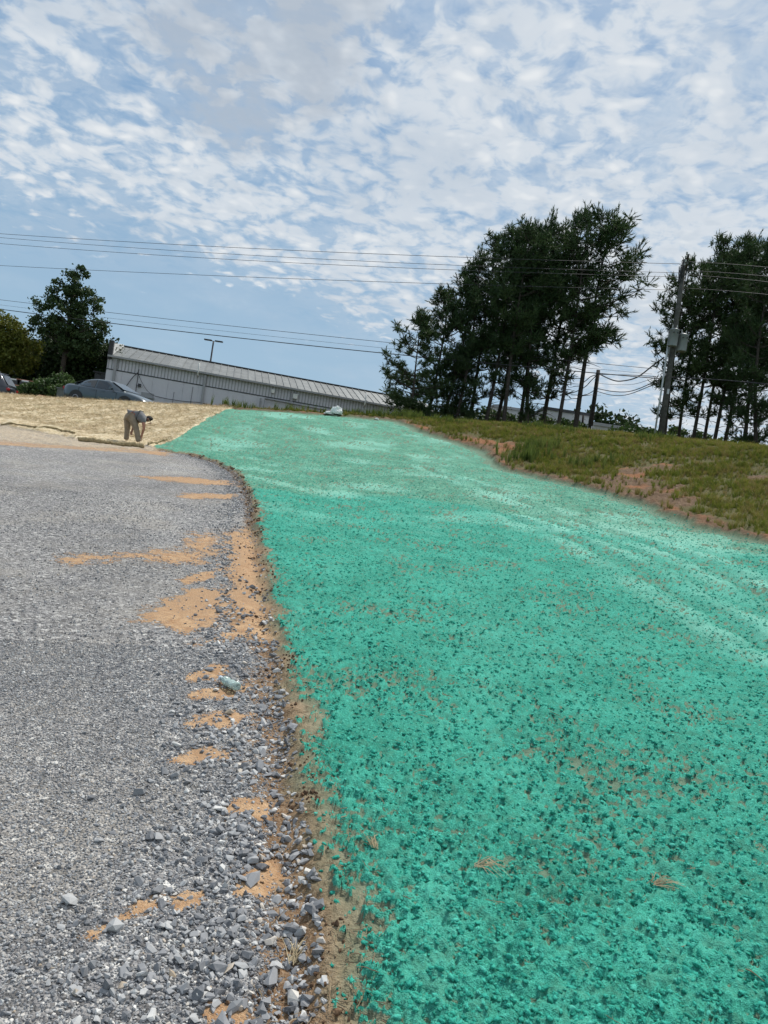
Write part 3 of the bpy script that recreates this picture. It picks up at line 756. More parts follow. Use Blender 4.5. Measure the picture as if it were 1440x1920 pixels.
# ------------------------------------------------------------------ grass
def grass_mat(name, stops):
    m = mat(name, rough=.8, spec=.2); g = G(m.node_tree); b = m.node_tree.nodes['Principled BSDF']
    pos = g.n('ShaderNodeNewGeometry').outputs['Position']; rv = g.n('ShaderNodeObjectInfo').outputs['Random']
    f = g.math('ADD', g.math('MULTIPLY', rv, .55), g.math('MULTIPLY', g.noise(pos, .45, 4, .6), .5))
    g.put(b.inputs['Base Color'], g.ramp(f, stops))
    b.inputs['Transmission Weight'].default_value = 0
    tr = g.n('ShaderNodeBsdfTranslucent'); g.put(tr.inputs[0], g.ramp(f, [(p_, tuple(min(1, 1.3 * c) for c in col)) for p_, col in stops]))
    ms = g.n('ShaderNodeMixShader'); ms.inputs[0].default_value = .30
    out = m.node_tree.nodes['Material Output']
    m.node_tree.links.new(b.outputs[0], ms.inputs[1]); m.node_tree.links.new(tr.outputs[0], ms.inputs[2]); m.node_tree.links.new(ms.outputs[0], out.inputs[0])
    return m
M_grass = grass_mat('bank_grass', [(.15, (.055, .08, .012)), (.40, (.125, .155, .022)), (.55, (.19, .20, .034)), (.68, (.23, .19, .06)), (.85, (.20, .13, .07))])
def tuft(seed, nb=16, hgt=1.0, spread=.5, m=None, wid=.03):
    rr = random.Random(seed); v = []; f = []
    for i in range(nb):
        a = rr.uniform(0, 6.28); r0 = rr.uniform(0, .25) * spread; L_ = hgt * rr.uniform(.5, 1.05); lean = rr.uniform(.05, .7) * spread
        p0 = Vector((math.cos(a) * r0, math.sin(a) * r0, -.05)); dd = Vector((math.cos(a + rr.uniform(-.8, .8)), math.sin(a + rr.uniform(-.8, .8)), 0))
        side = Vector((-dd.y, dd.x, 0)) * wid * rr.uniform(.6, 1.2)
        p1 = p0 + dd * lean * .35 * L_ + Vector((0, 0, L_ * .6)); p2 = p0 + dd * lean * 1.1 * L_ + Vector((0, 0, L_))
        b = len(v); v += [p0 - side, p0 + side, p1 + side * .8, p1 - side * .8, p2]
        f += [(b, b + 1, b + 2, b + 3), (b + 3, b + 2, b + 4)]
    me = D.meshes.new('tuft'); me.from_pydata([tuple(q) for q in v], [], f); me.materials.append(m or M_grass); return me
tuft_col = variants('grass_tuft', [tuft(i, 22, 1, .7 + .2 * (i % 3), wid=.022) for i in range(6)])
x = rng.uniform(-8, 34, 190000); y = rng.uniform(7, 42, 190000)
bk = aat('bank', x, y); br = aat('bare', x, y); rr_ = np.hypot(x, y)
dn = 1 - np.clip(br * 1.1, 0, .90)
nz = fbm(x * .8, y * .8, 4)
strip = polysd(x, y, bank_poly)
k = (bk > .6) & (rng.random(len(x)) < dn * np.clip(.75 + 1.2 * nz, .15, 1)) & (rr_ < 44) & (np.abs(np.arctan2(x, y)) < R(46)) & ((x > 0) | (strip > -.1))
x, y, nz = x[k], y[k], nz[k]; n = len(x)
s = rng.uniform(.07, .22, n) * (1 + .6 * nz) * np.where(x < .5, .8, 1)
scatter('grass', np.stack([x, y, zat(x, y)], 1), np.stack([rng.normal(0, .12, n), rng.normal(0, .12, n), rng.uniform(0, 6.28, n)], 1),
        np.stack([s * rng.uniform(.8, 1.4, n), s * rng.uniform(.8, 1.4, n), s], 1), rng.integers(0, 6, n), tuft_col,
        label='rough olive green grass and weeds growing on the clay bank', cat='grass')
# taller weeds on the crest
M_weed = grass_mat('weed_green', [(.2, (.05, .085, .016)), (.6, (.12, .16, .035)), (.9, (.19, .21, .06))])
weed_col = variants('weed', [tuft(60 + i, 14, 1, .35, M_weed, .022) for i in range(4)])
wp = []
for px_, py_, Yd, nn, hh in ((440, 770, 33.5, 26, .55), (470, 772, 33.8, 14, .4), (540, 775, 34, 30, .5), (660, 783, 34.5, 50, .42), (700, 786, 34.5, 50, .45), (740, 790, 35, 60, .5), (770, 792, 35.5, 60, .5), (820, 797, 35, 50, .4),
                             (1010, 808, 33, 60, .45), (1060, 812, 32, 60, .4), (1230, 830, 29, 50, .45), (1010, 845, 27.5, 60, .6), (985, 870, 25.5, 60, .6), (1100, 880, 24, 40, .5), (860, 800, 34, 60, .4), (600, 779, 33.8, 16, .35)):
    c = at(px_, py_, Yd)
    for _ in range(nn):
        qx, qy = c.x + random.gauss(0, .45), c.y + random.gauss(0, .35)
        wp.append((qx, qy, gz(qx, qy), hh * random.uniform(.5, 1.1)))
wp = np.array(wp); n = len(wp)
scatter('weeds', wp[:, :3], np.stack([rng.normal(0, .12, n), rng.normal(0, .12, n), rng.uniform(0, 6.28, n)], 1), wp[:, 3:4] * np.ones(3), rng.integers(0, 4, n), weed_col,
        label='taller bright green weeds standing up along the crest of the bank', cat='weeds')
# short straws sticking out of the blankets
M_strawbit = vmat('loose_straw', (.38, .29, .16), (.66, .56, .38), 20, .85, rnd=.3)
def wisp(seed):
    rr = random.Random(seed); mb = MB()
    for _ in range(9):
        a = rr.uniform(0, 6.28); b0 = Vector((rr.uniform(-1, 1), rr.uniform(-1, 1), rr.uniform(0, .15))); L_ = rr.uniform(.5, 1.3)
        d = Vector((math.cos(a), math.sin(a), rr.uniform(-.05, .35))) * L_; s_ = Vector((-math.sin(a), math.cos(a), .3)) * .035
        mb.poly([b0 - s_, b0 + s_, b0 + d + s_ * .5, b0 + d - s_ * .5])
    return mb.mesh('wisp', M_strawbit)
wisp_col = variants('straw_wisp', [wisp(i) for i in range(4)])
x = rng.uniform(-24, -6, 26000); y = rng.uniform(21.5, 33, 26000)
k = aat('straw', x, y) > .6; x, y = x[k], y[k]; n = len(x); s = rng.uniform(.04, .11, n)
scatter('loose_straw', np.stack([x, y, zat(x, y)], 1), np.stack([rng.normal(0, .3, n), rng.normal(0, .3, n), rng.uniform(0, 6.28, n)], 1), s[:, None] * np.ones(3), rng.integers(0, 4, n), wisp_col,
        label='loose blond straw standing out of the erosion blankets', cat='straw')

# ------------------------------------------------------------------ trees
M_bark = vmat('pine_bark', (.032, .026, .022), (.075, .060, .050), 6, .95, bump=.6, bscale=14, obj=True)
M_bark2 = vmat('oak_bark', (.05, .042, .035), (.11, .095, .08), 6, .95, bump=.6, bscale=14, obj=True)
def leaf_mat(name, c1, c2, c3, tr=.25, sc=1.1):
    m = mat(name, rough=.65, spec=.3); g = G(m.node_tree); b = m.node_tree.nodes['Principled BSDF']
    v = g.n('ShaderNodeTexCoord').outputs['Object']
    rv = g.n('ShaderNodeObjectInfo').outputs['Random']
    f = g.math('ADD', g.math('MULTIPLY', g.noise(v, sc, 4, .7), .9), g.math('MULTIPLY', rv, .12))
    c = g.ramp(f, [(.32, c1), (.5, c2), (.68, c3)])
    g.put(b.inputs['Base Color'], c)
    t = g.n('ShaderNodeBsdfTranslucent'); g.put(t.inputs[0], c)
    ms = g.n('ShaderNodeMixShader'); ms.inputs[0].default_value = tr
    out = m.node_tree.nodes['Material Output']; L = m.node_tree.links
    L.new(b.outputs[0], ms.inputs[1]); L.new(t.outputs[0], ms.inputs[2]); L.new(ms.outputs[0], out.inputs[0])
    return m
M_needle = leaf_mat('pine_needles', (.024, .048, .018), (.044, .078, .027), (.080, .118, .038), .22)
M_leafd = leaf_mat('dark_leaves', (.018, .034, .012), (.032, .056, .018), (.052, .082, .024), .2)
M_leafy = leaf_mat('olive_leaves', (.075, .092, .016), (.13, .145, .025), (.19, .18, .035), .3)
M_leafg = leaf_mat('fresh_leaves', (.025, .055, .014), (.05, .09, .022), (.09, .14, .035), .25)
def needle_tuft(n, L_=.30, wd=.020, spread=.75, seed=0):
    rr = np.random.default_rng(seed); tri = []
    for i in range(n):
        a = rr.uniform(0, 6.28); s = rr.uniform(.1, spread); z0 = rr.uniform(-.26, .26)
        d = np.array([math.cos(a) * s, math.sin(a) * s, 1.0]); d /= np.linalg.norm(d)
        p0 = np.array([0, 0, z0]); side = np.array([-math.sin(a), math.cos(a), 0]) * wd
        p1 = p0 + d * L_ * rr.uniform(.7, 1.1)
        tri.append([p0 - side, p0 + side, p1])
    return np.array(tri).reshape(-1, 3)
def frames(dirs, rr):
    z = dirs / np.linalg.norm(dirs, axis=1)[:, None]
    t = rr.normal(size=z.shape); x = np.cross(t, z); x /= np.linalg.norm(x, axis=1)[:, None]
    y = np.cross(z, x); return np.stack([x, y, z], 1)      # rows are axes
def sprays(name, tmpl, pos, dirs, scale, m, rr):
    Fr = frames(dirs, rr)
    v = np.einsum('tk,nkj->ntj', tmpl, Fr) * scale[:, None, None] + pos[:, None, :]
    v = v.reshape(-1, 3); f = np.arange(len(v)).reshape(-1, 3)
    return npmesh(name, v, f, m)
def pine_meshes(seed, H, crown0, Rm, dens=1.0, sway=.35, low_full=False):
    rr = np.random.default_rng(seed); tk = MB(); pos = []; dr = []
    zs = np.linspace(0, H, 12)
    sx_, sy_ = rr.normal(0, sway, 2)
    cx = lambda z: sx_ * math.sin(z / H * 2.2); cy = lambda z: sy_ * math.sin(z / H * 2.6)
    r0 = .0095 * H + .02
    tk.tube([(cx(z), cy(z), z) for z in zs], [r0 * (1 - .88 * (z / H) ** 1.1) for z in zs], 8)
    for _ in range(9):                                    # dead stubs under the crown
        z = rr.uniform(.15, .6) * crown0 + .35 * crown0; a = rr.uniform(0, 6.28); l = rr.uniform(.3, 1.3)
        o = Vector((cx(z), cy(z), z)); d = Vector((math.cos(a), math.sin(a), rr.uniform(-.1, .4)))
        tk.tube([o, o + d * l * .5, o + d * l + Vector((0, 0, -.1))], [.028, .02, .006], 4)
    z = crown0
    while z < H - .2:
        t = (z - crown0) / (H - crown0)
        prof = (min(1, .42 + 1.6 * t) if not low_full else 1.0) * (1 - t ** 2.8) ** .8 + .10
        for k in range(rr.integers(3, 6)):
            if rr.random() < .20: continue
            a = rr.uniform(0, 6.28); L_ = Rm * prof * rr.uniform(.45, 1.15)
            rise = rr.uniform(.0, .28) + .40 * t
            o = Vector((cx(z), cy(z), z)); h = Vector((math.cos(a), math.sin(a), 0))
            pts = [o]
            for q in (.33, .66, 1.0):
                pts.append(o + h * L_ * q + Vector((0, 0, L_ * (rise * q + .28 * q * q - .12 * q))))
            tk.tube(pts, [.018 + .014 * L_, .015 + .01 * L_, .016, .006], 4, False)
            npf = max(2, int((1.9 + L_ * 2.05) * dens + rr.random()))
            for i in range(npf):
                q = 1 - (i + rr.random() * .6) / npf * .66
                c = o + h * L_ * q + Vector((0, 0, L_ * (rise * q + .28 * q * q - .12 * q)))
                lat = (.12 + .30 * (1 - q)) * 1.2; c = c + Vector((rr.normal(0, lat), rr.normal(0, lat), abs(rr.normal(0, lat)) * .8))
                tk.tube([c - Vector((h.x, h.y, .6)) * .3, c], [.014, .008], 3, False)
                for _k in range(rr.integers(6, 10)):
                    dd = Vector(rr.normal(0, 1, 3)).normalized() + Vector((0, 0, .55)) + h * .25
                    pos.append(c + dd * rr.uniform(.08, .24)); dr.append(dd)
        z += rr.uniform(.42, .66) + (.5 if rr.random() < .12 else 0)
    for _ in range(26):
        c = Vector((cx(H), cy(H), H)) + Vector(rr.normal(0, .22, 3)); c.z += rr.uniform(-.5, .35); pos.append(c); dr.append(Vector((rr.normal(0, .3), rr.normal(0, .3), 1)))
    pos = np.array([tuple(q) for q in pos]); dr = np.array([tuple(q) for q in dr])
    crown = sprays('crown', needle_tuft(12, .26, .027, 1.0, seed), pos, dr, rr.uniform(.75, 1.25, len(pos)), M_needle, rr)
    return tk.mesh('trunk', M_bark, True), crown
pine_kinds = [pine_meshes(11, 15.0, 3.2, 2.4), pine_meshes(12, 15.0, 4.2, 2.2), pine_meshes(13, 15.0, 1.3, 2.6),
              pine_meshes(14, 15.0, 4.4, 2.9), pine_meshes(15, 10.5, .9, 2.5, 1.0, .2, True), pine_meshes(16, 15.0, 6.0, 2.7)]
kindH = [15, 15, 15, 15, 10.5, 15]
def pine(px, Y, top_py, kind, label, group, rz=0.0, lean=(0, 0), wide=1.0, base_py=812):
    b = at(px, base_py, Y); zb = ground_z(b.x, b.y) - .1
    el_ = ray(px + (base_py - top_py) * .151, top_py); zt = EYE + el_.z / el_.y * Y
    s = (zt - zb) / (kindH[kind] + .3)
    o = empty('pine_tree', (b.x, b.y, zb), label, 'tree', group)
    o.rotation_euler = (lean[1], lean[0], rz); o.scale = (s * wide, s * wide, s)
    tk, crn = pine_kinds[kind]
    link(D.objects.new('trunk', tk), o); link(D.objects.new('crown', crn), o); return o
GV = 'pines of the tall grove beyond the bank'
for px, Y, tp, kd, lb, rz, wd, ln in (
    (768, 47, 592, 4, 'low bushy pine with branches nearly to the ground at the left end of the grove', .4, 1.15, -.03),
    (818, 50, 500, 2, 'shorter full crowned pine second from the left in the grove', 1.3, 1.0, 0),
    (793, 52, 545, 4, 'short bushy pine squeezed between the first and second grove trees', 2.3, 1.15, -.01),
    (850, 49, 462, 2, 'pine standing just right of the two short left end pines', 2.2, .95, .01),
    (878, 53, 448, 0, 'slender pine with a bare lower trunk left of the grove centre', 3.0, .95, .0),
    (906, 50, 430, 1, 'fifth pine from the left in the central grove', 4.4, .95, .01),
    (926, 54, 430, 0, 'sixth pine from the left standing close behind its neighbour', 5.1, .95, .0),
    (943, 49, 424, 5, 'seventh pine from the left with a dark thick trunk', .9, 1.0, .0),
    (973, 52, 432, 1, 'eighth pine from the left in the middle of the grove', 2.8, .9, .01),
    (992, 50, 404, 2, 'ninth pine from the left with low branches mid grove', 3.6, .85, .0),
    (1014, 53, 400, 0, 'tenth pine from the left just before the tallest tops', 5.9, .95, .01),
    (1044, 50, 392, 3, 'tall pine next to the grove right end with a dense round top', 1.9, .85, .02),
    (1078, 51, 394, 5, 'tallest right end pine leaning over the dark wooden pole', .2, 1.15, .035)):
    pine(px, Y, tp, kd, lb, GV, rz, (ln, 0), wd)
GR = 'pines behind the transformer pole'
for px, Y, tp, kd, lb, rz, wd, ln in (
    (1247, 51, 485, 0, 'sparse pine directly behind the transformer pole showing left of it', .7, .85, 0),
    (1272, 53, 495, 1, 'thin pine just right of the transformer pole', 2.1, .8, 0),
    (1297, 50, 452, 0, 'pine with a tall bare trunk second to the right of the transformer pole', 3.3, .85, .01),
    (1318, 52, 462, 5, 'third pine to the right of the transformer pole', 4.8, .8, .01),
    (1337, 49, 446, 1, 'thick trunked pine in the middle of the right hand row', 5.5, .9, .015),
    (1356, 52, 440, 3, 'pine with a broken side branch near the right end of the row', 1.1, .8, .02),
    (1400, 47, 452, 2, 'shaded pine near the right edge of the picture', 2.6, .9, 0),
    (1428, 45, 436, 2, 'dark low branched pine at the very right edge', 3.9, .9, 0),
    (1470, 46, 430, 0, 'pine cut off by the right edge of the picture', 4.9, 1.0, 0)):
    pine(px, Y, tp, kd, lb, GR, rz, (ln, 0), wd, 832)
# the big pine at the left has a rounder, clumpier crown
def clumpy(seed, ell, nclump, per, size, m, trunk=None, crad=.5, flat=1.0, bark=None):
    """crown of leaf clumps inside a list of ellipsoids (cx,cy,cz,rx,ry,rz); limbs run to some clumps"""
    rr = np.random.default_rng(seed); cs = []
    wts = np.array([e[3] * e[4] * e[5] for e in ell]) ** .7; wts /= wts.sum()
    while len(cs) < nclump:
        e = ell[rr.choice(len(ell), p=wts)]; d = rr.normal(size=3); d /= np.linalg.norm(d)
        k = rr.random() ** .42
        cs.append(np.array(e[:3]) + d * np.array(e[3:]) * k)
    cs = np.array(cs); n = nclump * per
    cr_ = crad * rr.uniform(.55, 1.3, nclump)
    pos = np.repeat(cs, per, 0) + rr.normal(size=(n, 3)) * np.repeat(cr_, per)[:, None] * np.array([.55, .55, .4 * flat])
    dirs = rr.normal(size=(n, 3)) + np.array([0, 0, .8])
    tm = np.array([[-.5, 0, 0], [.5, -.1, .1], [.15, .9, 0], [-.5, 0, 0], [.15, .9, 0], [-.45, .8, .15]]) * 1.0
    sc = size * rr.uniform(.6, 1.3, n)
    crown = sprays('crown', tm, pos, dirs, sc, m, rr)
    tk = MB()
    if trunk:
        H, r0 = trunk
        tk.tube([(0, 0, 0), (.05, .03, H * .35), (-.05, .06, H * .7), (0, 0, H)], [r0, r0 * .8, r0 * .5, r0 * .12], 8)
        for c in cs[rr.choice(nclump, min(nclump, 42), replace=False)]:
            z0 = max(.3, min(H * .9, c[2] - .45 * math.hypot(c[0], c[1]) - .3)); o = Vector((0, 0, z0)); c = Vector(c)
            tk.tube([o, o.lerp(c, .5) + Vector((0, 0, .15)), c], [r0 * .32, r0 * .2, .02], 4, False)
    return tk.mesh('trunk', bark or M_bark2, True), crown
def tree(name, px, py, Y, meshes, label, cat='tree', group=None, s=1.0, sink=.1):
    b = at(px, py, Y); z = ground_z(b.x, b.y) - sink
    o = empty(name, (b.x, b.y, z), label, cat, group); o.scale = (s, s, s)
    for nm, me in zip(('trunk', 'crown'), meshes):
        if len(me.vertices): link(D.objects.new(nm, me), o)
    return o
big = clumpy(31, [(0, 0, 9.9, .9, .9, 1.0), (-.2, 0, 8.6, 1.7, 1.5, 1.0), (.9, 0, 7.9, 1.6, 1.4, .9), (-1.7, 0, 7.4, 1.3, 1.2, .9), (.2, 0, 6.8, 2.9, 2.4, 1.1), (-2.5, 0, 5.6, 1.4, 1.3, .7),
                  (2.3, 0, 5.6, 1.4, 1.3, .9), (0, 0, 5.2, 2.4, 2.1, 1.2), (1.2, 0, 4.2, 2.2, 2, 1)], 225, 60, .16, M_needle, (10.2, .24), .36, 1.0, M_bark)
tree('pine_tree', 109, 744, 60, big, 'large lone pine with a tiered crown left of the metal building')
dk = clumpy(32, [(0, 0, 3.4, 3.0, 2.5, 2.2), (-1.8, 0, 2.6, 1.9, 1.8, 1.9), (2.0, 0, 2.7, 1.6, 1.8, 1.9), (0, 0, 1.2, 3.4, 2, 1.2)], 330, 46, .22, M_leafd, (4.6, .2), .6)
tree('oak_tree', 150, 748, 63, dk, 'dark rounded broadleaf tree crowding the foot of the large lone pine')
dk2 = clumpy(33, [(0, 0, 3.2, 2.2, 2.2, 2.4), (-1.5, 0, 1.6, 1.9, 1.8, 1.6), (1.6, 0, 1.6, 1.9, 1.8, 1.6)], 240, 46, .22, M_leafd, (4.4, .2), .6)
tree('oak_tree', 92, 742, 66, dk2, 'dark broadleaf tree filling the gap left of the large lone pine')
yl = clumpy(34, [(0, 0, 5.2, 2.6, 2.4, 2.0), (1.9, 0, 4.2, 1.9, 1.7, 1.3), (-1.9, 0, 4.4, 2, 1.8, 1.6), (.8, 0, 2.8, 2.8, 2.2, 1.3)], 330, 44, .20, M_leafy, (5.4, .22), .55)
tree('oak_tree', -12, 726, 60, yl, 'olive yellow leafed tree at the left edge of the picture', s=.84)
fr = clumpy(35, [(0, 0, 3.2, 4.5, 3, 2.6), (3.4, 0, 2.6, 3, 3, 2), (-4, 0, 3, 4, 3, 2.4)], 340, 40, .32, M_leafd, (5, .25), .9)
tree('oak_tree', 66, 735, 82, fr, 'bluish dark tree further back between the olive tree and the pine')
bs1 = clumpy(36, [(0, 0, .8, .9, .8, .8), (.5, 0, 1.3, .5, .5, .6)], 60, 34, .12, M_leafg, (1.2, .04), .28)
bs2 = clumpy(37, [(0, 0, .7, 1.2, .8, .6), (-.5, 0, .8, .6, .5, .5)], 70, 34, .12, M_leafg, (.9, .04), .28)
GB = 'green bushes behind the straw slope'
for px, py, Y, me, lb, s in ((62, 742, 44, bs1, 'pale green sapling bush just right of the red brown roof', .8), (98, 744, 43, bs1, 'tallest green sapling bush halfway between the two cars', 1.05),
                             (40, 742, 46, bs2, 'low dark green bush in front of the red brown roof', .6), (116, 746, 42, bs1, 'green bush touching the grey box behind the sedan', .85),
                             (80, 744, 45, bs2, 'low bush between the two taller saplings', .7)):
    tree('bush', px, py, Y, me, lb, 'bush', GB, s)
dome = clumpy(38, [(0, 0, 4.5, 4.2, 3, 2.4), (2.6, 0, 3.2, 3, 3, 1.8), (-2.5, 0, 3, 2.6, 3, 2)], 260, 40, .34, M_leafd, (5.6, .3), .8)
def tree_top(name, px, top_py, Y, h, meshes, label, cat='tree', group=None):
    r_ = ray(px, top_py); zt = EYE + r_.z / r_.y * Y; xx = r_.x / r_.y * Y
    zb = ground_z(xx, Y) - .2; o = empty(name, (xx, Y, zb), label, cat, group); s = (zt - zb) / h
    o.scale = (s, s, s)
    for nm, me in zip(('trunk', 'crown'), meshes): link(D.objects.new(nm, me), o)
    return o
tree_top('oak_tree', 1136, 774, 105, 6.9, dome, 'round domed tree far off right of the dark wooden pole')
tree_top('bush', 1172, 792, 62, 2.0, bs1, 'first dark bush on the crest right of the domed tree', 'bush', 'crest bushes by the transformer pole')
tree_top('bush', 1192, 796, 60, 1.5, bs2, 'wide bush on the crest between its two neighbours', 'bush', 'crest bushes by the transformer pole')
tree_top('bush', 1212, 795, 61, 2.0, bs1, 'bush on the crest just left of the transformer pole', 'bush', 'crest bushes by the transformer pole')
tree_top('bush', 1378, 816, 56, 1.5, bs2, 'low bush between the last pines at the right', 'bush', 'crest bushes by the transformer pole')
for px, tp, Y, lb in ((1255, 790, 60, 'scrubby undergrowth bush below the transformer pole'), (1300, 800, 60, 'scrubby bush under the right hand pines'),
                      (900, 755, 58, 'undergrowth bush beneath the left half of the grove'), (970, 768, 58, 'undergrowth bush beneath the grove centre'), (1050, 778, 57, 'undergrowth bush beneath the right half of the grove'), (862, 762, 56, 'undergrowth bush low between the second and third grove trunks'),
                      (935, 764, 56, 'undergrowth bush in front of the pale building mid grove'), (1010, 772, 56, 'undergrowth bush before the tenth pine'), (1072, 782, 57, 'undergrowth bush at the foot of the tallest end pine')):
    tree_top('bush', px, tp, Y, 2.0, dk2 if False else bs1, lb, 'bush', 'undergrowth beneath the pines')

# ------------------------------------------------------------------ metal building
E0 = at(203, 668, 60); rr1 = ray(740, 765); Y2 = (E0.z - EYE) / (rr1.z / rr1.y); E1 = Vector((rr1.x / rr1.y * Y2, Y2, E0.z))
ax = (E1 - E0); WL = ax.length * 1.14; ax.normalize(); ay = Vector((-ax.y, ax.x, 0))      # ay points away from us
WH = 4.2
bo = empty('metal_building', (E0.x, E0.y, E0.z - WH), 'long low grey metal building with a standing seam roof behind the slope', 'building')
bo.rotation_euler = (0, 0, math.atan2(ax.y, ax.x))
M_wall = vmat('painted_metal', (.55, .54, .58), (.60, .59, .63), .8, .6, bump=.15, bscale=6)
M_wallt = vmat('trim_metal', (.29, .29, .305), (.34, .34, .355), 1.2, .55)
M_roof = vmat('galvanised_roof', (.14, .15, .15), (.215, .225, .22), 1.3, .55, 0.25, bump=.15, bscale=5, rnd=.18)
M_darkm = vmat('dark_metal', (.035, .035, .04), (.06, .06, .065), 3, .6)
M_white = vmat('off_white_plastic', (.62, .62, .60), (.74, .74, .72), 4, .5)
M_cable = mat('black_cable', (.03, .03, .035), .6)
def s_at(px):                                   # distance along the wall seen at photo column px (eave height)
    lo, hi = 0.0, WL * 1.3
    for _ in range(40):
        m_ = (lo + hi) / 2; q = E0 + ax * m_; d = q - Vector((0, 0, EYE))
        u = 720 + F * d.dot(rt) / d.dot(fw)
        if u < px: lo = m_
        else: hi = m_
    return lo
MB().box((WL / 2, 6, WH / 2), (WL, 12, WH - .02)).build('wall', M_wall, bo)
# ribs of the siding: a band of close ribs on top, wide flat panels below
ub = MB()
x_ = .1
while x_ < WL - .05:
    ub.box((x_, -.012, WH - .50), (.07, .03, .90)); x_ += .26
tag(ub.build('siding_rib', M_wallt, bo), kind='stuff')
npan = int(WL / 1.22)
pm = MB().box((.59, -.018, 1.6), (1.17, .03, 3.1)).mesh('wall_panel', M_wall)
for i in range(npan):
    o = link(D.objects.new('wall_panel', pm), bo); o.location = (.04 + i * 1.22, 0, 0)
MB().box((WL / 2, -.045, WH - 1.0), (WL, .05, .07)).build('trim_strip', M_darkm, bo)
# roof: eave at WH, ridge 6 m back and 1.85 m up; each seamed pan is one panel
RB, RR_ = 6.0, 1.78
pw = .61; npn = int(WL / pw) + 1
rp = MB(); rp.v = [(0, -.25, -.03), (pw - .02, -.25, -.03), (pw - .02, RB, RR_), (0, RB, RR_), (0, -.25, .0), (pw - .02, -.25, .0), (pw - .02, RB, RR_ + .03), (0, RB, RR_ + .03)]
rp.f = [(0, 3, 2, 1), (4, 5, 6, 7), (0, 1, 5, 4), (1, 2, 6, 5), (2, 3, 7, 6), (3, 0, 4, 7)]
b8 = len(rp.v)
rp.v += [(-.035, -.25, 0), (.035, -.25, 0), (.035, RB, RR_ + .03), (-.035, RB, RR_ + .03), (-.03, -.25, .055), (.03, -.25, .055), (.03, RB, RR_ + .085), (-.03, RB, RR_ + .085)]
rp.f += [tuple(b8 + k for k in f) for f in ((4, 5, 6, 7), (0, 1, 5, 4), (1, 2, 6, 5), (2, 3, 7, 6), (3, 0, 4, 7))]
rpm = rp.mesh('roof_panel', M_roof)
for i in range(npn):
    o = link(D.objects.new('roof_panel', rpm), bo); o.location = (.3 + i * pw, 0, WH + .03)
bk_ = MB(); bk_.v = [(0, RB, RR_ + WH), (WL, RB, RR_ + WH), (WL, 12, WH), (0, 12, WH)]; bk_.f = [(0, 1, 2, 3)]
bk_.build('rear_roof', M_roof, bo)
MB().box((WL / 2, RB, WH + RR_ + .12), (WL, .3, .10)).build('ridge_cap', M_darkm, bo)
MB().box((WL / 2, -.33, WH + .02), (WL, .16, .15)).build('gutter', M_wallt, bo)
MB().box((.12, .15, WH + .55), (.34, .5, 1.55)).build('parapet_end', M_darkm, bo)
pg = MB(); pg.v = [(0.02, .4, WH), (.28, .4, WH), (.28, 5.8, WH + 1.75), (.02, 5.8, WH + 1.75), (.02, .4, WH + 1.15), (.28, .4, WH + 1.15), (.28, 5.8, WH + 2.0), (.02, 5.8, WH + 2.0)]
pg.f = [(0, 3, 2, 1), (4, 5, 6, 7), (0, 1, 5, 4), (1, 2, 6, 5), (2, 3, 7, 6), (3, 0, 4, 7)]
pg.build('gable_parapet', M_white, bo)
for px in (219, 386, 549, 703, 790):
    s_ = s_at(px)
    MB().box((s_, -.14, WH / 2 - .05), (.20, .16, WH - .1)).build('downspout', M_wallt, bo)
s1, s2 = s_at(500), s_at(742)
MB().tube([(s1, -.28, .2), (s1, -.28, WH - 1.18), (s2 + 1, -.28, WH - 1.35)], .085, 8).build('conduit_pipe', M_wallt, bo, True)
MB().box((s1 - .32, -.1, WH / 2 - .6), (.14, .12, WH - 1.2)).build('downspout', M_wallt, bo)
for px, dz, sz in ((513, .45, .28), (555, .55, .38), (268, 1.9, .24)):
    MB().box((s_at(px), -.16, WH - dz), (sz, .2, sz * 1.05)).build('wall_box', M_white if px != 268 else M_darkm, bo)
for px in (372, 683):
    MB().tube([(s_at(px), -.45, WH + .75), (s_at(px), -.45, WH - .25), (s_at(px), -.1, WH - .35)], .06, 6).build('vent_pipe', M_white, bo, True)
def sag(a, b, d, n=14):
    a, b = Vector(a), Vector(b); return [a.lerp(b, t) - Vector((0, 0, 4 * d * t * (1 - t))) for t in [i / n for i in range(n + 1)]]
sa_, sb_, sc_ = s_at(263), s_at(262), s_at(400)
MB().tube([(sa_, -.2, WH - .62), (sa_, -.2, .9)], .028, 5).build('cable', M_cable, bo)
MB().tube(sag((sa_, -.2, WH - .85), (sa_ - 1.3, -.2, .6), -.35), .032, 5).build('cable', M_cable, bo)
MB().tube(sag((sa_, -.2, WH - 1.0), (s_at(300), -.2, WH - 2.55), .35), .018, 5).build('cable', M_cable, bo)
MB().tube(sag((s_at(300), -.2, WH - 2.55), (s_at(380), -.2, WH - 2.45), .1) + sag((s_at(380), -.2, WH - 2.45), (s_at(500), -.2, WH - 2.35), .1), .026, 5).build('cable', M_cable, bo)
for px in (333, 366): MB().tube([(s_at(px), -.2, WH - 1.25 - (px == 333) * .7), (s_at(px), -.2, .6)], .02, 5).build('cable', M_cable, bo)
MB().box((s_at(285), -.12, WH - 2.75), (1.15, .2, .07)).build('door_hood', M_wallt, bo)
MB().box((s_at(285), -.05, 1.1), (1.0, .06, 2.2 - .75)).build('door', M_wallt, bo)
# dark box added to imitate the shade left of the building
q = at(192, 700, 61); lt = empty('shade_box', (q.x, q.y, ground_z(q.x, q.y)), 'dark shed stand-in box between the lone pine and the grey building', 'shed')
zt = q.z - lt.location.z
MB().box((0, 1.6, zt / 2), (1.3, 3, zt)).build('wall', M_darkm, lt); MB().box((0, 1.6, zt + .05), (1.5, 3.3, .1)).build('roof', M_darkm, lt)  # wall and roof boxes, coloured dark only to stand in for shade
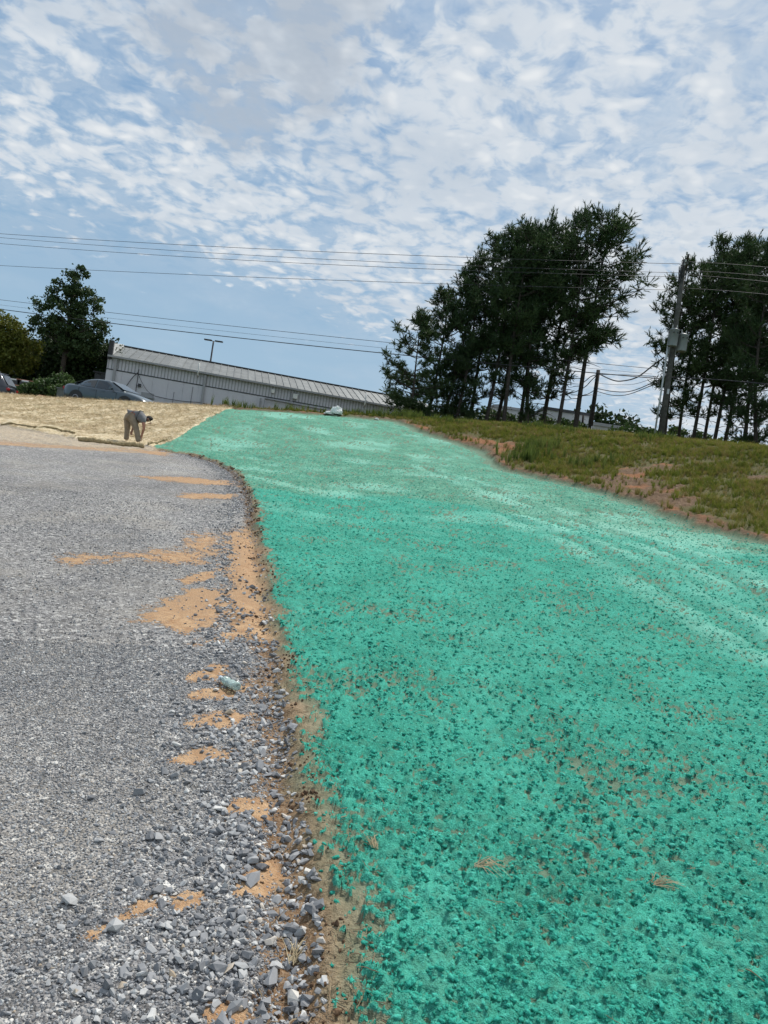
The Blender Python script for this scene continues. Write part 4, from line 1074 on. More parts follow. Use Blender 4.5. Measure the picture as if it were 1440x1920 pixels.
# lamp post behind the building
q = at(393, 690, 84); t_ = at(398, 639, 84)
lp = empty('lamp_post', (q.x, q.y, ground_z(q.x, q.y)), 'twin headed parking lot lamp post rising behind the metal roof', 'lamp post')
hh = t_.z - lp.location.z
MB().tube([(0, 0, 0), (0, 0, hh)], [.13, .09], 8).build('pole', M_darkm, lp, True)
for s_ in (-1, 1):
    MB().box((s_ * .62, 0, hh + .03), (.85, .38, .12)).build('lamp_head', M_darkm, lp)
    MB().tube([(0, 0, hh - .05), (s_ * .3, 0, hh + .02)], .035, 5).build('arm', M_darkm, lp)

# far buildings
def box_building(px0, px1, top, Y, depth, label, roofc, wallm, pitched=False, wins=2, name='building'):
    a = ray(px0, top); b = ray(px1, top)
    xa, xb = a.x / a.y * Y, b.x / b.y * Y; zt = EYE + (a.z / a.y + b.z / b.y) / 2 * Y
    zb = ground_z((xa + xb) / 2, Y) - .2; L_ = xb - xa; h = zt - zb
    o = empty(name, (xa, Y, zb), label, 'building')
    if pitched:
        wh = h * .55
        MB().box((L_ / 2, depth / 2, wh / 2), (L_, depth, wh)).build('wall', wallm, o)
        r_ = MB(); r_.v = [(-.4, -.4, wh - .05), (L_ + .4, -.4, wh - .05), (L_ + .4, depth / 2, h), (-.4, depth / 2, h), (-.4, depth + .4, wh - .05), (L_ + .4, depth + .4, wh - .05)]
        r_.f = [(0, 1, 2, 3), (3, 2, 5, 4), (0, 3, 4), (1, 5, 2)]; r_.build('roof', roofc, o)
    else:
        MB().box((L_ / 2, depth / 2, h / 2), (L_, depth, h)).build('wall', wallm, o)
        MB().box((L_ / 2, depth / 2, h + .1), (L_ + .3, depth + .3, .3)).build('parapet', roofc, o)
    for i in range(wins):
        x0 = L_ * (i + .5) / wins
        f = MB().box((x0, -.03, h * .45), (1.2, .08, 1.1)).build('window', M_white, o); MB().box((x0, -.08, h * .45), (1.0, .03, .9)).build('pane', M_darkm, f)
    return o
M_pale = vmat('pale_render', (.42, .42, .43), (.52, .52, .53), .6, .8)
M_red = vmat('red_brown_roof', (.20, .08, .055), (.32, .14, .10), 2, .85)
box_building(1020, 1106, 773, 80, 10, 'pale flat roofed building half hidden behind the right end of the grove', M_darkm, M_pale, wins=3)
box_building(1112, 1165, 800, 74, 6, 'low pale outbuilding on the crest right of the dark pole', M_wallt, M_pale, wins=2)
box_building(925, 1000, 768, 88, 8, 'pale building glimpsed through the pine trunks mid grove', M_wallt, M_pale, wins=3)
box_building(14, 84, 708, 51, 4, 'house with a red brown roof peeking over the bushes', M_red, M_pale, True, 3, 'house')

# ------------------------------------------------------------------ poles and lines
M_wood = vmat('weathered_pole', (.055, .052, .046), (.105, .10, .09), 5, .9, bump=.5, bscale=12, obj=True)
M_woodd = vmat('creosoted_pole', (.028, .022, .020), (.055, .045, .04), 5, .9)
M_tank = vmat('transformer_paint', (.20, .215, .22), (.27, .285, .29), 2, .45)
M_galv = vmat('galvanised_pipe', (.42, .44, .45), (.52, .53, .54), 3, .45, .3)
M_ins = vmat('porcelain', (.30, .28, .26), (.5, .48, .46), 3, .3)
PB = at(1238, 826, 44); PT = at(1284, 487, 44)
zg = ground_z(PB.x, 44) - .1; H_ = PT.z - zg
up_ = empty('utility_pole', (PB.x, 44, zg), 'weathered wooden utility pole carrying three grey transformer cans', 'utility pole')
dx_ = PT.x - PB.x
MB().tube([(dx_ * t, 0, H_ * t) for t in (0, .35, .7, 1)], [.19, .17, .145, .12], 12).build('pole', M_wood, up_, True)
def on_pole(py_, side=0.0, fwd=-.3):                 # local point at photo height py_
    t = (826 - py_) / (826 - 487); zz = (PB.z + (PT.z - PB.z) * t) - zg
    return Vector((dx_ * zz / H_ + side, fwd, zz))
ca = Vector((.28, .96, 0)).normalized()              # the arms run almost along the sight line
for py_, L_ in ((492, 1.25), (505, 1.1)):
    c = on_pole(py_, 0, 0)
    arm = MB(); Mr = Matrix.Rotation(math.atan2(ca.y, ca.x), 3, 'Z'); arm.box(c + Vector((.1, 0, 0)), (L_ * 2, .11, .13), Mr); arm.build('crossarm', M_wood, up_)
    for k in (-1, -.45, .45, 1):
        q = c + ca * L_ * .92 * k
        MB().lathe([(.0, .06), (.05, .07), (.06, .12), (.035, .14), (.065, .17), (.03, .22), (0, .23)], q, 8).build('insulator', M_ins, up_, True)
for k in range(9):
    a = on_pole(495, 0, 0) + Vector((random.uniform(-.25, .3), random.uniform(-.7, .7), random.uniform(-.1, .1))); b = on_pole(530, random.uniform(-.25, .25), random.uniform(-.2, .2))
    MB().tube(sag(a, b, random.uniform(.1, .3), 6), .028, 4).build('jumper_wire', M_cable, up_)
for sx2, fy, py_, rad in ((-.20, -.46, 612, .27), (.12, .44, 621, .28), (.46, -.22, 617, .28)):
    c = on_pole(py_ + 15, sx2, fy); c.z -= .35
    tk = MB().lathe([(0, -.48), (rad * .96, -.48), (rad, -.44), (rad, .44), (rad * 1.06, .45), (rad * 1.06, .50), (rad * .6, .57), (0, .59)], c, 20).build('transformer', M_tank, up_, True)
    for k in (-1, 1):
        MB().lathe([(0, 0), (.05, 0), (.05, .05), (.03, .08), (.05, .11), (.03, .14), (.045, .17), (0, .26)], c + Vector((k * .13, 0, .56)), 8).build('bushing', M_ins, tk, True)
        MB().lathe([(0, 0), (.035, 0), (.03, .08), (0, .08)], c + Vector((k * .12, -rad, .28)), 8, Matrix.Rotation(R(90), 3, 'X')).build('terminal', M_darkm, tk, True)
    MB().box(c * .5 + on_pole(py_ + 15, 0, 0) * .5 + Vector((0, 0, -.17)), (.22, .22, .08)).build('bracket', M_darkm, up_)
cq = [on_pole(p_, -.36 - .05 * t, -.2) for t, p_ in ((0, 640), (.3, 680), (.6, 730), (1.6, 826))]
MB().tube(cq, .055, 8).build('conduit', M_galv, up_, True)
MB().tube([on_pole(640, -.36, -.2), on_pole(632, -.3, -.2), on_pole(634, -.2, -.15)], .06, 8).build('weatherhead', M_galv, up_, True)
# guy and bracing bits
MB().box(on_pole(735, 0, -.22), (.12, .1, .3)).build('meter_box', M_galv, up_)
# dark pole at the end of the grove
DB = at(1106, 812, 58); DT = at(1122, 694, 58); zd = ground_z(DB.x, 58) - .1
dp = empty('utility_pole', (DB.x, 58, zd), 'short black wooden pole without transformers at the right end of the grove', 'utility pole')
MB().tube([(0, 0, 0), ((DT.x - DB.x), 0, DT.z - zd)], [.2, .15], 10).build('pole', M_woodd, dp, True)
MB().tube([(-.1, -.2, 0), (.02, -.2, 2.2)], .05, 6).build('conduit', M_galv, dp, True)
for py_ in (700, 712, 728, 738):
    q = at(1106 + (812 - py_) * .137, py_, 57.8)
    MB().box((q.x - DB.x, -.1, q.z - zd), (.3, .1, .07)).build('cable_bracket', M_darkm, dp)
for px, top, lb in ((1091, 778, 'thin dark post standing left of the black pole'), (1083, 788, 'second thin dark post nearer the pine trunk')):
    b = at(px, 812, 60); t_ = at(px + 3, top, 60); z0 = ground_z(b.x, 60)
    o = MB().tube([(0, 0, 0), (t_.x - b.x, 0, t_.z - z0)], [.11, .09], 8).build('post', M_woodd, None, True); o.location = (b.x, 60, z0); tag(o, lb, 'post')
def line(pts, Ys, label, r_=.017, m=M_cable, ext=0.0, group='overhead lines', n=36):
    W = [at(px, py, Yv) for (px, py), Yv in zip(pts, Ys)]
    d = [0.0]
    for a, b in zip(W, W[1:]): d.append(d[-1] + math.hypot(b.x - a.x, b.y - a.y))
    T = np.array(d) / d[-1]
    co = [np.polyfit(T, [q[i] for q in W], min(2 if i == 2 else 1, len(W) - 1)) for i in range(3)]
    ts = np.linspace(-ext, 1, n)
    P_ = [Vector([float(np.polyval(c, t)) for c in co]) for t in ts]
    c0 = P_[0].copy()
    o = MB().tube([q - c0 for q in P_], r_, 5).build('power_line', m, None, True); o.location = c0
    return tag(o, label, 'cable', group)
yl_ = lambda px, a=60.0: a + (44 - a) * px / 1283
for pts, lb, r_ in (
    ([(0, 434), (400, 466.5), (700, 481.5), (1284, 489)], 'topmost power line crossing the sky to the transformer pole', .017),
    ([(0, 441.5), (400, 478.5), (700, 496), (1284, 506)], 'second power line from the top crossing the sky', .015),
    ([(0, 453), (400, 488), (700, 506), (1283, 513.5)], 'third power line from the top crossing the sky', .016),
    ([(0, 494), (400, 521), (700, 532.5), (1278, 539)], 'fourth power line passing the tip of the lone pine', .016),
    ([(0, 578), (200, 605.5), (560, 648), (900, 683), (1240, 706)], 'thick lowest cable sweeping over the metal roof to the transformer pole', .030)):
    line(pts, [yl_(p_[0]) for p_ in pts], lb, r_, ext=.35)
for pts, lb, r_ in (
    ([(0, 559), (200, 586), (560, 628), (715, 646), (1120, 679), (1222, 687)], 'fifth line crossing the lone pine crown', .018),
    ([(0, 569), (200, 596), (560, 640), (720, 656), (1222, 696)], 'thin sixth line just above the thick lowest cable', .010)):
    line(pts, [yl_(p_[0], 64) + 1.5 for p_ in pts], lb, r_, ext=.3)
for pts, lb, r_ in (
    ([(1284, 489), (1360, 495.5), (1440, 503)], 'top line leaving the transformer pole to the right', .015),
    ([(1284, 506), (1360, 512), (1440, 520)], 'second line leaving the transformer pole to the right', .015),
    ([(1283, 513.5), (1360, 521.5), (1440, 530)], 'third line leaving the transformer pole to the right', .015),
    ([(1278, 539), (1360, 546), (1440, 554)], 'fourth line leaving the transformer pole to the right', .015),
    ([(1243, 706), (1290, 708.5), (1360, 714), (1440, 722)], 'thick pale cable leaving the transformer pole to the right', .03)):
    pts = pts + [(1560, 2 * pts[-1][1] - pts[-2][1] + 4)]
    line(pts, [44 - (p_[0] - 1284) * .03 for p_ in pts], lb, r_)
for pts, lb, r_ in (
    ([(1121, 700), (1150, 713), (1170, 714), (1195, 707), (1222, 687), (1245, 670)], 'thick sagging cable between the black pole and the transformer pole', .045),
    ([(1122, 702), (1175, 703), (1230, 706)], 'nearly level cable from the black pole top', .022),
    ([(1118, 728), (1150, 734), (1185, 733), (1236, 712)], 'lower slack cable between the two poles', .03),
    ([(1117, 733), (1148, 741), (1180, 739), (1237, 716)], 'lowest slack cable between the two poles', .026),
    ([(1119, 718), (1150, 721), (1190, 720), (1236, 705)], 'thin upper slack wire between the two poles', .013),
    ([(1121, 702), (1108, 706), (1098, 714), (1088, 722)], 'short cable running left from the black pole top', .035),
    ([(1119, 703), (1108, 714), (1096, 726), (1075, 736), (1050, 742)], 'drooping cable running left behind the end pine', .035),
    ([(1115, 731), (1104, 738), (1092, 741), (1070, 740)], 'lowest cable running left from the black pole', .03)):
    x0, x1 = pts[0][0], pts[-1][0]
    Ys = [57.8 + (44.3 - 57.8) * (p_[0] - x0) / (1238 - x0) if x1 > x0 else 57.8 + (x0 - p_[0]) * .02 for p_ in pts]
    W = [at(p_[0], p_[1], y_) for p_, y_ in zip(pts, Ys)]; c0 = W[0].copy()
    cur = []
    for i in range(len(W) - 1):                       # Catmull-Rom through the points
        p0, p1, p2, p3 = W[max(i - 1, 0)], W[i], W[i + 1], W[min(i + 2, len(W) - 1)]
        for k in range(6):
            t = k / 6; cur.append(.5 * ((2 * p1) + (p2 - p0) * t + (2 * p0 - 5 * p1 + 4 * p2 - p3) * t * t + (3 * p1 - p0 - 3 * p2 + p3) * t ** 3))
    cur.append(W[-1])
    o = MB().tube([q - c0 for q in cur], r_, 5).build('power_line', M_cable, None, True); o.location = c0
    tag(o, lb, 'cable', 'overhead lines')

# ------------------------------------------------------------------ vehicles
M_glass = mat('car_glass', (.02, .025, .03), .06, 0, .9)
M_tyre = mat('tyre_rubber', (.02, .02, .02), .85)
M_rim = mat('alloy_rim', (.22, .22, .23), .4, .7)
M_black = mat('black_trim', (.015, .015, .017), .5)
M_lampr = mat('tail_lamp', (.35, .015, .02), .2)
M_lampw = mat('head_lamp', (.7, .72, .75), .12)
def paint(name, c):
    m = mat(name, c, .28, .35); m.node_tree.nodes['Principled BSDF'].inputs['Coat Weight'].default_value = .8
    m.node_tree.nodes['Principled BSDF'].inputs['Coat Roughness'].default_value = .08; return m
def vehicle(name, label, cat, loc, rz, pm, low, cab, hw, wheels, side_windows, wr=.33, trunk_lamp=None, roof_rails=False):
    """low: (x, bottom, belt, top) stations; cab: (x, roof z, roof half width) stations; belt line sampled from low"""
    o = empty(name, loc, label, cat, None, rz)
    def loft(rows, closed_ends=True):
        mb = MB(); n = len(rows[0])
        for r_ in rows: mb.v += [tuple(q) for q in r_]
        for i in range(len(rows) - 1):
            for k in range(n - 1):
                mb.f.append((i * n + k, (i + 1) * n + k, (i + 1) * n + k + 1, i * n + k + 1))
        if closed_ends:
            mb.f.append(tuple(range(n))); mb.f.append(tuple((len(rows) - 1) * n + k for k in reversed(range(n))))
        return mb
    def full(half): return [(x, -y, z) for x, y, z in half] + [(x, y, z) for x, y, z in reversed(half)]
    X0, X1 = low[0][0], low[-1][0]
    def wid(x):
        t = (x - X0) / (X1 - X0); return hw * (1 - .30 * max(0, (.09 - t) / .09) ** 2 - .34 * max(0, (t - .86) / .14) ** 2)
    rows = []
    for x, zb, zbelt, zt in low:
        w_ = wid(x); zm = zb + (zbelt - zb) * .55
        rows.append(full([(x, w_ * .90, zb), (x, w_ * .985, zb + .10), (x, w_, zm), (x, w_ * .985, zbelt - .06), (x, w_ * .945, zbelt), (x, w_ * .80, zt), (x, w_ * .3, zt + .015)]))
    ob = loft(rows).build('body', pm, o, True); bv = ob.modifiers.new('sub', 'SUBSURF'); bv.levels = 1; bv.render_levels = 2
    bx = [q[0] for q in low]; bz = [q[2] for q in low]
    belt = lambda x: float(np.interp(x, bx, bz)) - .01
    cx_ = [q[0] for q in cab]; cz = [q[1] for q in cab]; cw = [q[2] for q in cab]
    roofz = lambda x: float(np.interp(x, cx_, cz)); roofw = lambda x: float(np.interp(x, cx_, cw))
    rows = []
    for x in np.linspace(cab[0][0], cab[-1][0], 15):
        zr, wr_ = roofz(x), roofw(x); b = belt(x); zr = max(zr, b + .02)
        rows.append(full([(x, wid(x) * .93, b - .03), (x, wr_ + .02 + (wid(x) * .93 - wr_) * .12, b + (zr - b) * .86), (x, wr_ * .93, zr - .01), (x, wr_ * .5, zr + .02)]))
    loft(rows).build('cabin', pm, o, True)
    def sidept(x, f, sgn, off=.012):
        b, zr = belt(x), roofz(x); w0 = wid(x) * .93; w1 = roofw(x) + .02 + (w0 - roofw(x)) * .12
        t = min(f, .86) / .86
        return (x, sgn * (w0 + (w1 - w0) * t + off), b - .03 + (zr - b + .03) * f)
    for sgn in (-1, 1):
        for poly in side_windows:
            f_ = MB(); f_.poly([sidept(x, f, sgn) for x, f in poly]); wn = f_.build('window', M_glass, o)
            md = wn.modifiers.new('th', 'SOLIDIFY'); md.thickness = .01
        dv = MB()
        for xd in (side_windows[0][0][0] + .05, (cab[0][0] + cab[-1][0]) / 2, cab[-1][0] - .35):
            dv.box((xd, sgn * (wid(xd) * .985), belt(xd) - .38), (.012, .03, .62))
        dv.build('door_seam', M_black, o)
        for xd in ((cab[0][0] + cab[-1][0]) / 2 - .22, cab[-1][0] - 1.15):
            MB().box((xd, sgn * (wid(xd) + .005), belt(xd) - .10), (.2, .03, .035)).build('door_handle', pm, o)
        xm = cab[-1][0] - .62
        MB().box((xm, sgn * (hw + .09), belt(xm) + .09), (.12, .2, .14)).build('mirror', pm, o, False, .02)
    for a, b, nm in ((0, 1, 'rear_window'), (-1, -2, 'windshield')):
        pA, pB = cab[a], cab[b]; xa, xb = pA[0], pB[0]; xa2 = xa + (xb - xa) * .08; xb2 = xa + (xb - xa) * .92
        off = .03 * (1 if a == -1 else -1)
        f_ = MB(); f_.poly([(xa2 + off, -wid(xa) * .82, roofz(xa2) + .02), (xb2 + off, -roofw(xb2) * .90, roofz(xb2) + .02), (xb2 + off, roofw(xb2) * .90, roofz(xb2) + .02), (xa2 + off, wid(xa) * .82, roofz(xa2) + .02)])
        wn = f_.build(nm, M_glass, o); md = wn.modifiers.new('th', 'SOLIDIFY'); md.thickness = .012
    for xw in wheels:
        for sgn in (-1, 1):
            MB().lathe([(0, 0), (wr + .07, 0), (wr + .07, .02), (0, .02)], (xw, sgn * (hw + .004), wr + .02), 24, Matrix.Rotation(R(90), 3, 'X')).build('wheel_arch', M_black, o)
            wh = MB().lathe([(wr * .6, -.03), (wr * .92, -.03), (wr, .02), (wr, .18), (wr * .9, .22), (wr * .6, .22)], (xw, sgn * (hw - .1) , wr), 24, Matrix.Rotation(R(90) * (1 if sgn > 0 else -1), 3, 'X')).build('wheel', M_tyre, o, True)
            rm_ = MB().lathe([(0, .0), (wr * .15, .02), (wr * .55, .0), (wr * .62, .03)], (xw, sgn * (hw + .03), wr), 20, Matrix.Rotation(R(90) * (1 if sgn > 0 else -1), 3, 'X')).build('rim', M_rim, wh, True)
    zt0 = low[1][2]
    for sgn in (-1, 1):
        MB().box((X0 + .10, sgn * wid(X0) * .93, zt0 - .13), (.26, .22, .14)).build('tail_lamp', M_lampr, o, False, .03)
        MB().box((X1 - .20, sgn * wid(X1) * 1.05, low[-2][2] - .06), (.30, .2, .12)).build('head_lamp', M_lampw, o, False, .03)
    MB().box((X0 - .005, 0, zt0 - .32), (.03, .5, .14)).build('number_plate', M_white, o)
    MB().box(((X0 + X1) / 2, 0, low[2][1] + .02), (X1 - X0 - .5, hw * 1.86, .1)).build('sill', M_black, o)
    if roof_rails:
        for sgn in (-1, 1): MB().tube([(cab[1][0], sgn * .55, cab[1][1] + .06), (cab[2][0] + .3, sgn * .55, cab[2][1] + .07)], .02, 6).build('roof_rail', M_rim, o)
    return o
M_car = paint('slate_blue_paint', (.050, .072, .088))
M_suv = paint('dark_navy_paint', (.02, .024, .035))
ca_, cb_ = at(133, 745, 38.6), at(309, 748, 37.2)
cz_ = at(218, 717, 38).z - 1.46
vehicle('parked_car', 'slate blue four door sedan parked side on behind the straw slope', 'car', (ca_.x, ca_.y, cz_), math.atan2(cb_.y - ca_.y, cb_.x - ca_.x), M_car,
        [(0, .36, .70, .78), (.04, .30, .94, 1.00), (.35, .26, .99, 1.08), (.9, .24, .98, 1.06), (1.8, .22, .95, .98), (2.9, .22, .93, .97), (3.55, .22, .90, .99), (4.1, .24, .82, .90), (4.55, .26, .70, .77), (4.78, .30, .58, .64), (4.82, .36, .50, .54)],
        [(.62, 1.06, .56), (1.35, 1.39, .58), (1.95, 1.465, .60), (2.6, 1.44, .60), (3.65, .98, .66)], .90, (.98, 3.82),
        [[(1.05, .12), (1.95, .12), (1.95, .84), (1.50, .80), (1.15, .55)], [(2.04, .12), (3.12, .12), (2.78, .72), (2.5, .84), (2.04, .84)]])
sa2 = at(24, 735, 41); 
sz_ = at(8, 700, 41).z - 1.83
vehicle('parked_suv', 'dark sport utility vehicle cut off by the left edge of the picture', 'suv', (sa2.x, sa2.y, sz_), math.pi + .12, M_suv,
        [(0, .42, .85, .90), (.03, .36, 1.08, 1.12), (.4, .32, 1.10, 1.14), (1.2, .30, 1.08, 1.12), (2.4, .30, 1.06, 1.10), (3.3, .30, 1.04, 1.10), (3.9, .30, .98, 1.06), (4.5, .34, .86, .96), (4.72, .42, .70, .76)],
        [(.05, 1.12, .64), (.55, 1.76, .62), (1.4, 1.82, .62), (2.6, 1.78, .62), (3.5, 1.10, .66)], .93, (.95, 3.7),
        [[(.38, .14), (1.05, .14), (1.05, .84), (.62, .84)], [(1.14, .14), (1.95, .14), (1.95, .84), (1.14, .84)], [(2.04, .14), (3.0, .14), (2.7, .84), (2.04, .84)]], .37, roof_rails=True)
q = at(121, 736, 40.5)
o = MB().box((0, 0, .45), (.62, .5, .9)).box((0, 0, .93), (.7, .58, .06)).build('utility_box', vmat('grey_green_cabinet', (.10, .11, .10), (.15, .16, .15), 4, .7), None, False, .01)
o.location = (q.x, q.y, q.z - .75); tag(o, 'grey green box standing behind the boot of the blue sedan', 'box')

# ------------------------------------------------------------------ the worker
M_skin = vmat('skin', (.32, .15, .10), (.40, .20, .14), 12, .55)
M_shirt = vmat('grey_tshirt', (.13, .13, .135), (.18, .18, .185), 9, .95, bump=.5, bscale=18)
M_pants = vmat('tan_trousers', (.21, .165, .12), (.29, .235, .175), 7, .95, bump=.6, bscale=14)
M_hair = mat('dark_hair', (.018, .013, .01), .8)
M_shoe = mat('brown_boot', (.05, .04, .03), .8)
def skin(name, verts, edges, radii, m, parent, root=0, sub=2):
    me = D.meshes.new(name); me.from_pydata([tuple(v) for v in verts], edges, []); me.update(); me.materials.append(m)
    o = D.objects.new(name, me); link(o, parent)
    md = o.modifiers.new('skin', 'SKIN'); md.use_smooth_shade = True
    sv = me.skin_vertices[0].data
    for i, r_ in enumerate(radii):
        sv[i].radius = (r_, r_) if not hasattr(r_, '__len__') else r_; sv[i].use_root = (i == root)
    s_ = o.modifiers.new('sub', 'SUBSURF'); s_.levels = sub; s_.render_levels = sub
    return o
YP = 20.7
fx = at(262, 833, YP)
wk = empty('person', (fx.x, YP, gz(fx.x, YP)), 'worker in grey shirt and tan trousers bending down to unroll straw matting', 'person')
def J(zx, zy, d=0.0):
    k = 1 + d / YP
    v = at(200 + zx / 14.4, 750 + zy / 14.4, YP + d); return v - wk.location
pel = J(590, 430); sp1 = J(740, 385); chest = J(900, 455); neck = J(1030, 500)
hN, hF = J(680, 450, -.10), J(570, 450, .10)
kN, kF = J(800, 790, -.14), J(560, 780, .12)
aN, aF = J(870, 1130, -.16), J(528, 1075, .12)
sN, sF = J(990, 540, -.19), J(930, 520, .19)
eN, eF = J(1010, 760, -.20), J(740, 690, .10)
wN, wF = J(945, 960, -.12), J(690, 820, .02)
heads = [J(1070, 505), J(1120, 520), J(1165, 545)]
V_ = [pel, sp1, chest, neck, heads[0], heads[1], heads[2], sN, eN, wN, sF, eF, wF, hN, kN, aN, hF, kF, aF]
E_ = [(0, 1), (1, 2), (2, 3), (3, 4), (4, 5), (5, 6), (2, 7), (7, 8), (8, 9), (2, 10), (10, 11), (11, 12), (0, 13), (13, 14), (14, 15), (0, 16), (16, 17), (17, 18)]
R_ = [.10, .10, .11, .06, .062, .088, .078, .055, .042, .028, .055, .042, .028, .085, .055, .04, .085, .055, .04]
def add_hand(w_, dirv, side):                        # palm, four fingers of different length and a thumb
    d = dirv.normalized(); lat = side.normalized(); nrm = d.cross(lat).normalized()
    b = len(V_); V_.append(w_ + d * .07); R_.append((.040, .018)); E_.append((9 if w_ is wN else 12, b))
    for k, (off, L_) in enumerate(((-.033, .070), (-.011, .080), (.011, .076), (.033, .060))):
        i = len(V_); p0 = w_ + d * .095 + lat * off; p1 = p0 + d * L_ * .5 + nrm * .010; p2 = p0 + d * L_ * .85 + nrm * .032
        V_.extend([p0, p1, p2]); R_.extend([.0095, .009, .007]); E_.extend([(b, i), (i, i + 1), (i + 1, i + 2)])
    i = len(V_); p0 = w_ + d * .045 - lat * .040; p1 = p0 + d * .035 - lat * .022 + nrm * .01; V_.extend([p0, p1]); R_.extend([.011, .008]); E_.extend([(b, i), (i, i + 1)])
add_hand(wN, wN - eN, Vector((.3, 1, 0))); add_hand(wF, wF - eF, Vector((.3, 1, 0)))
skin('body', V_, E_, R_, M_skin, wk)
# shirt with short sleeves
sh = [J(655, 395), J(760, 375), J(880, 430), J(975, 490), J(1028, 505), sN, sN.lerp(eN, .45), sF, sF.lerp(eF, .45)]
skin('shirt', sh, [(0, 1), (1, 2), (2, 3), (3, 4), (3, 5), (5, 6), (3, 7), (7, 8)], [.115, .145, .160, .135, .08, .085, .070, .085, .070], M_shirt, wk, 1)
tr = [J(590, 425), J(690, 400), hN, hN.lerp(kN, .5), kN, kN.lerp(aN, .5), aN + Vector((0, 0, -.01)), hF, hF.lerp(kF, .5), kF, kF.lerp(aF, .5), aF + Vector((0, 0, -.01))]
skin('trousers', tr, [(0, 1), (0, 2), (2, 3), (3, 4), (4, 5), (5, 6), (0, 7), (7, 8), (8, 9), (9, 10), (10, 11)], [.155, .148, .125, .105, .082, .076, .080, .125, .105, .082, .074, .078], M_pants, wk)
# head details
hc = heads[1] * .4 + heads[2] * .6; hd = (heads[2] - heads[0]).normalized(); down = Vector((0, 0, -1)); face = (down * .75 + hd * .5).normalized()
hm = MB(); Mh = Vector((0, 1, 0))
bmh = bmesh.new(); bmesh.ops.create_icosphere(bmh, subdivisions=3, radius=.112)
for v in list(bmh.verts):
    dv = v.co.normalized()
    if dv.dot(face) > .32: bmh.verts.remove(v)
    else: v.co = Vector((v.co.x * 1.02, v.co.y * .92, v.co.z * 1.0)) + hc
meh = D.meshes.new('hair'); bmh.to_mesh(meh); bmh.free(); meh.materials.append(M_hair); meh.polygons.foreach_set('use_smooth', [True] * len(meh.polygons))
link(D.objects.new('hair', meh), wk).modifiers.new('th', 'SOLIDIFY').thickness = .012
fu = hd.cross(Vector((0, 1, 0))).normalized()
side_v = Vector((0, 1, 0)); fwd_v = face; upv = (hd - face * hd.dot(face)).normalized()
MB().lathe([(.0, .0), (.014, .01), (.010, .03), (0, .042)], hc + fwd_v * .088, 8, fwd_v.to_track_quat('Z', 'Y').to_matrix()).build('nose', M_skin, wk, True)
MB().box(hc + fwd_v * .092 - upv * .038, (.03, .045, .012)).build('mouth', mat('lip', (.25, .09, .07), .5), wk)
for s_ in (-1, 1):
    MB().lathe([(0, -.011), (.008, -.008), (.011, 0), (.008, .008), (0, .011)], hc + fwd_v * .092 + side_v * s_ * .034 + upv * .02, 8).build('eye', M_black, wk, True)
    MB().lathe([(0, 0), (.022, .003), (.026, .012), (.012, .016)], hc + side_v * s_ * .098 - fwd_v * .005, 10, Matrix.Rotation(R(90) * -s_, 3, 'X')).build('ear', M_skin, wk, True)
for a_, g_ in ((aN, 0), (aF, 1)):
    b = MB(); f0 = a_ + Vector((0, 0, -.03))
    skin('boot', [f0 + Vector((-.05, 0, -.05)), f0 + Vector((.0, 0, .0)), f0 + Vector((.06, -.015, -.055)), f0 + Vector((.15, -.03, -.065))], [(0, 2), (1, 2), (2, 3)], [.045, .052, .048, .036], M_shoe, wk, 2)
MB().box(J(715, 372, -.13), (.11, .02, .06), Matrix.Rotation(.4, 3, 'Y')).build('pocket_tag', vmat('red_cloth', (.30, .06, .04), (.4, .12, .09), 9, .9), wk)
# roll of matting at the worker's feet
pa, pb_ = [Vector((*lotpt(*q), 0)) for q in ((146, 826), (270, 841))]
ax_ = pb_ - pa; Lr = ax_.length; nseg = 44; mb = MB(); pts = []; rad = []
for i in range(nseg + 1):
    t = i / nseg; q = pa.lerp(pb_, t); zz = gz(q.x, q.y); pts.append(Vector((q.x, q.y + random.uniform(-.012, .012), zz + .05 + random.uniform(-.01, .012)))); rad.append(.058 + random.uniform(-.012, .012) + .014 * math.sin(t * 9))
c0 = pts[0].copy()
M_roll = vmat('straw_mat_roll', (.22, .165, .085), (.42, .34, .20), 22, .95, bump=1.0, bscale=60)
o = MB().tube([q - c0 for q in pts], rad, 12).build('matting_roll', M_roll, None, True); o.location = c0
tag(o, 'long thin roll of brown straw matting lying at the worker feet', 'matting')
for i, (aa_, bb_, lb) in enumerate((((0, 797, 20.3), (144, 820, 20.6), 'folded lower hem of the straw blanket running to the left edge'), ((276, 838, 20.5), (312, 824, 22.0), 'curled dark edge of straw blanket right of the worker'))):
    A_, B_ = at(*aa_), at(*bb_); pts = []; rad = []
    for k in range(31):
        t = k / 30; q = A_.lerp(B_, t); qx, qy = q.x + random.uniform(-.03, .03), q.y + .12 * math.sin(t * 11 + i) * (1 - i * .7)
        pts.append(Vector((qx, qy, gz(qx, qy) + .03))); rad.append(.026 + random.uniform(-.012, .014))
    c0 = pts[0].copy(); o = MB().tube([p_ - c0 for p_ in pts], rad, 8).build('matting_hem', M_roll, None, True); o.location = c0; tag(o, lb, 'matting')

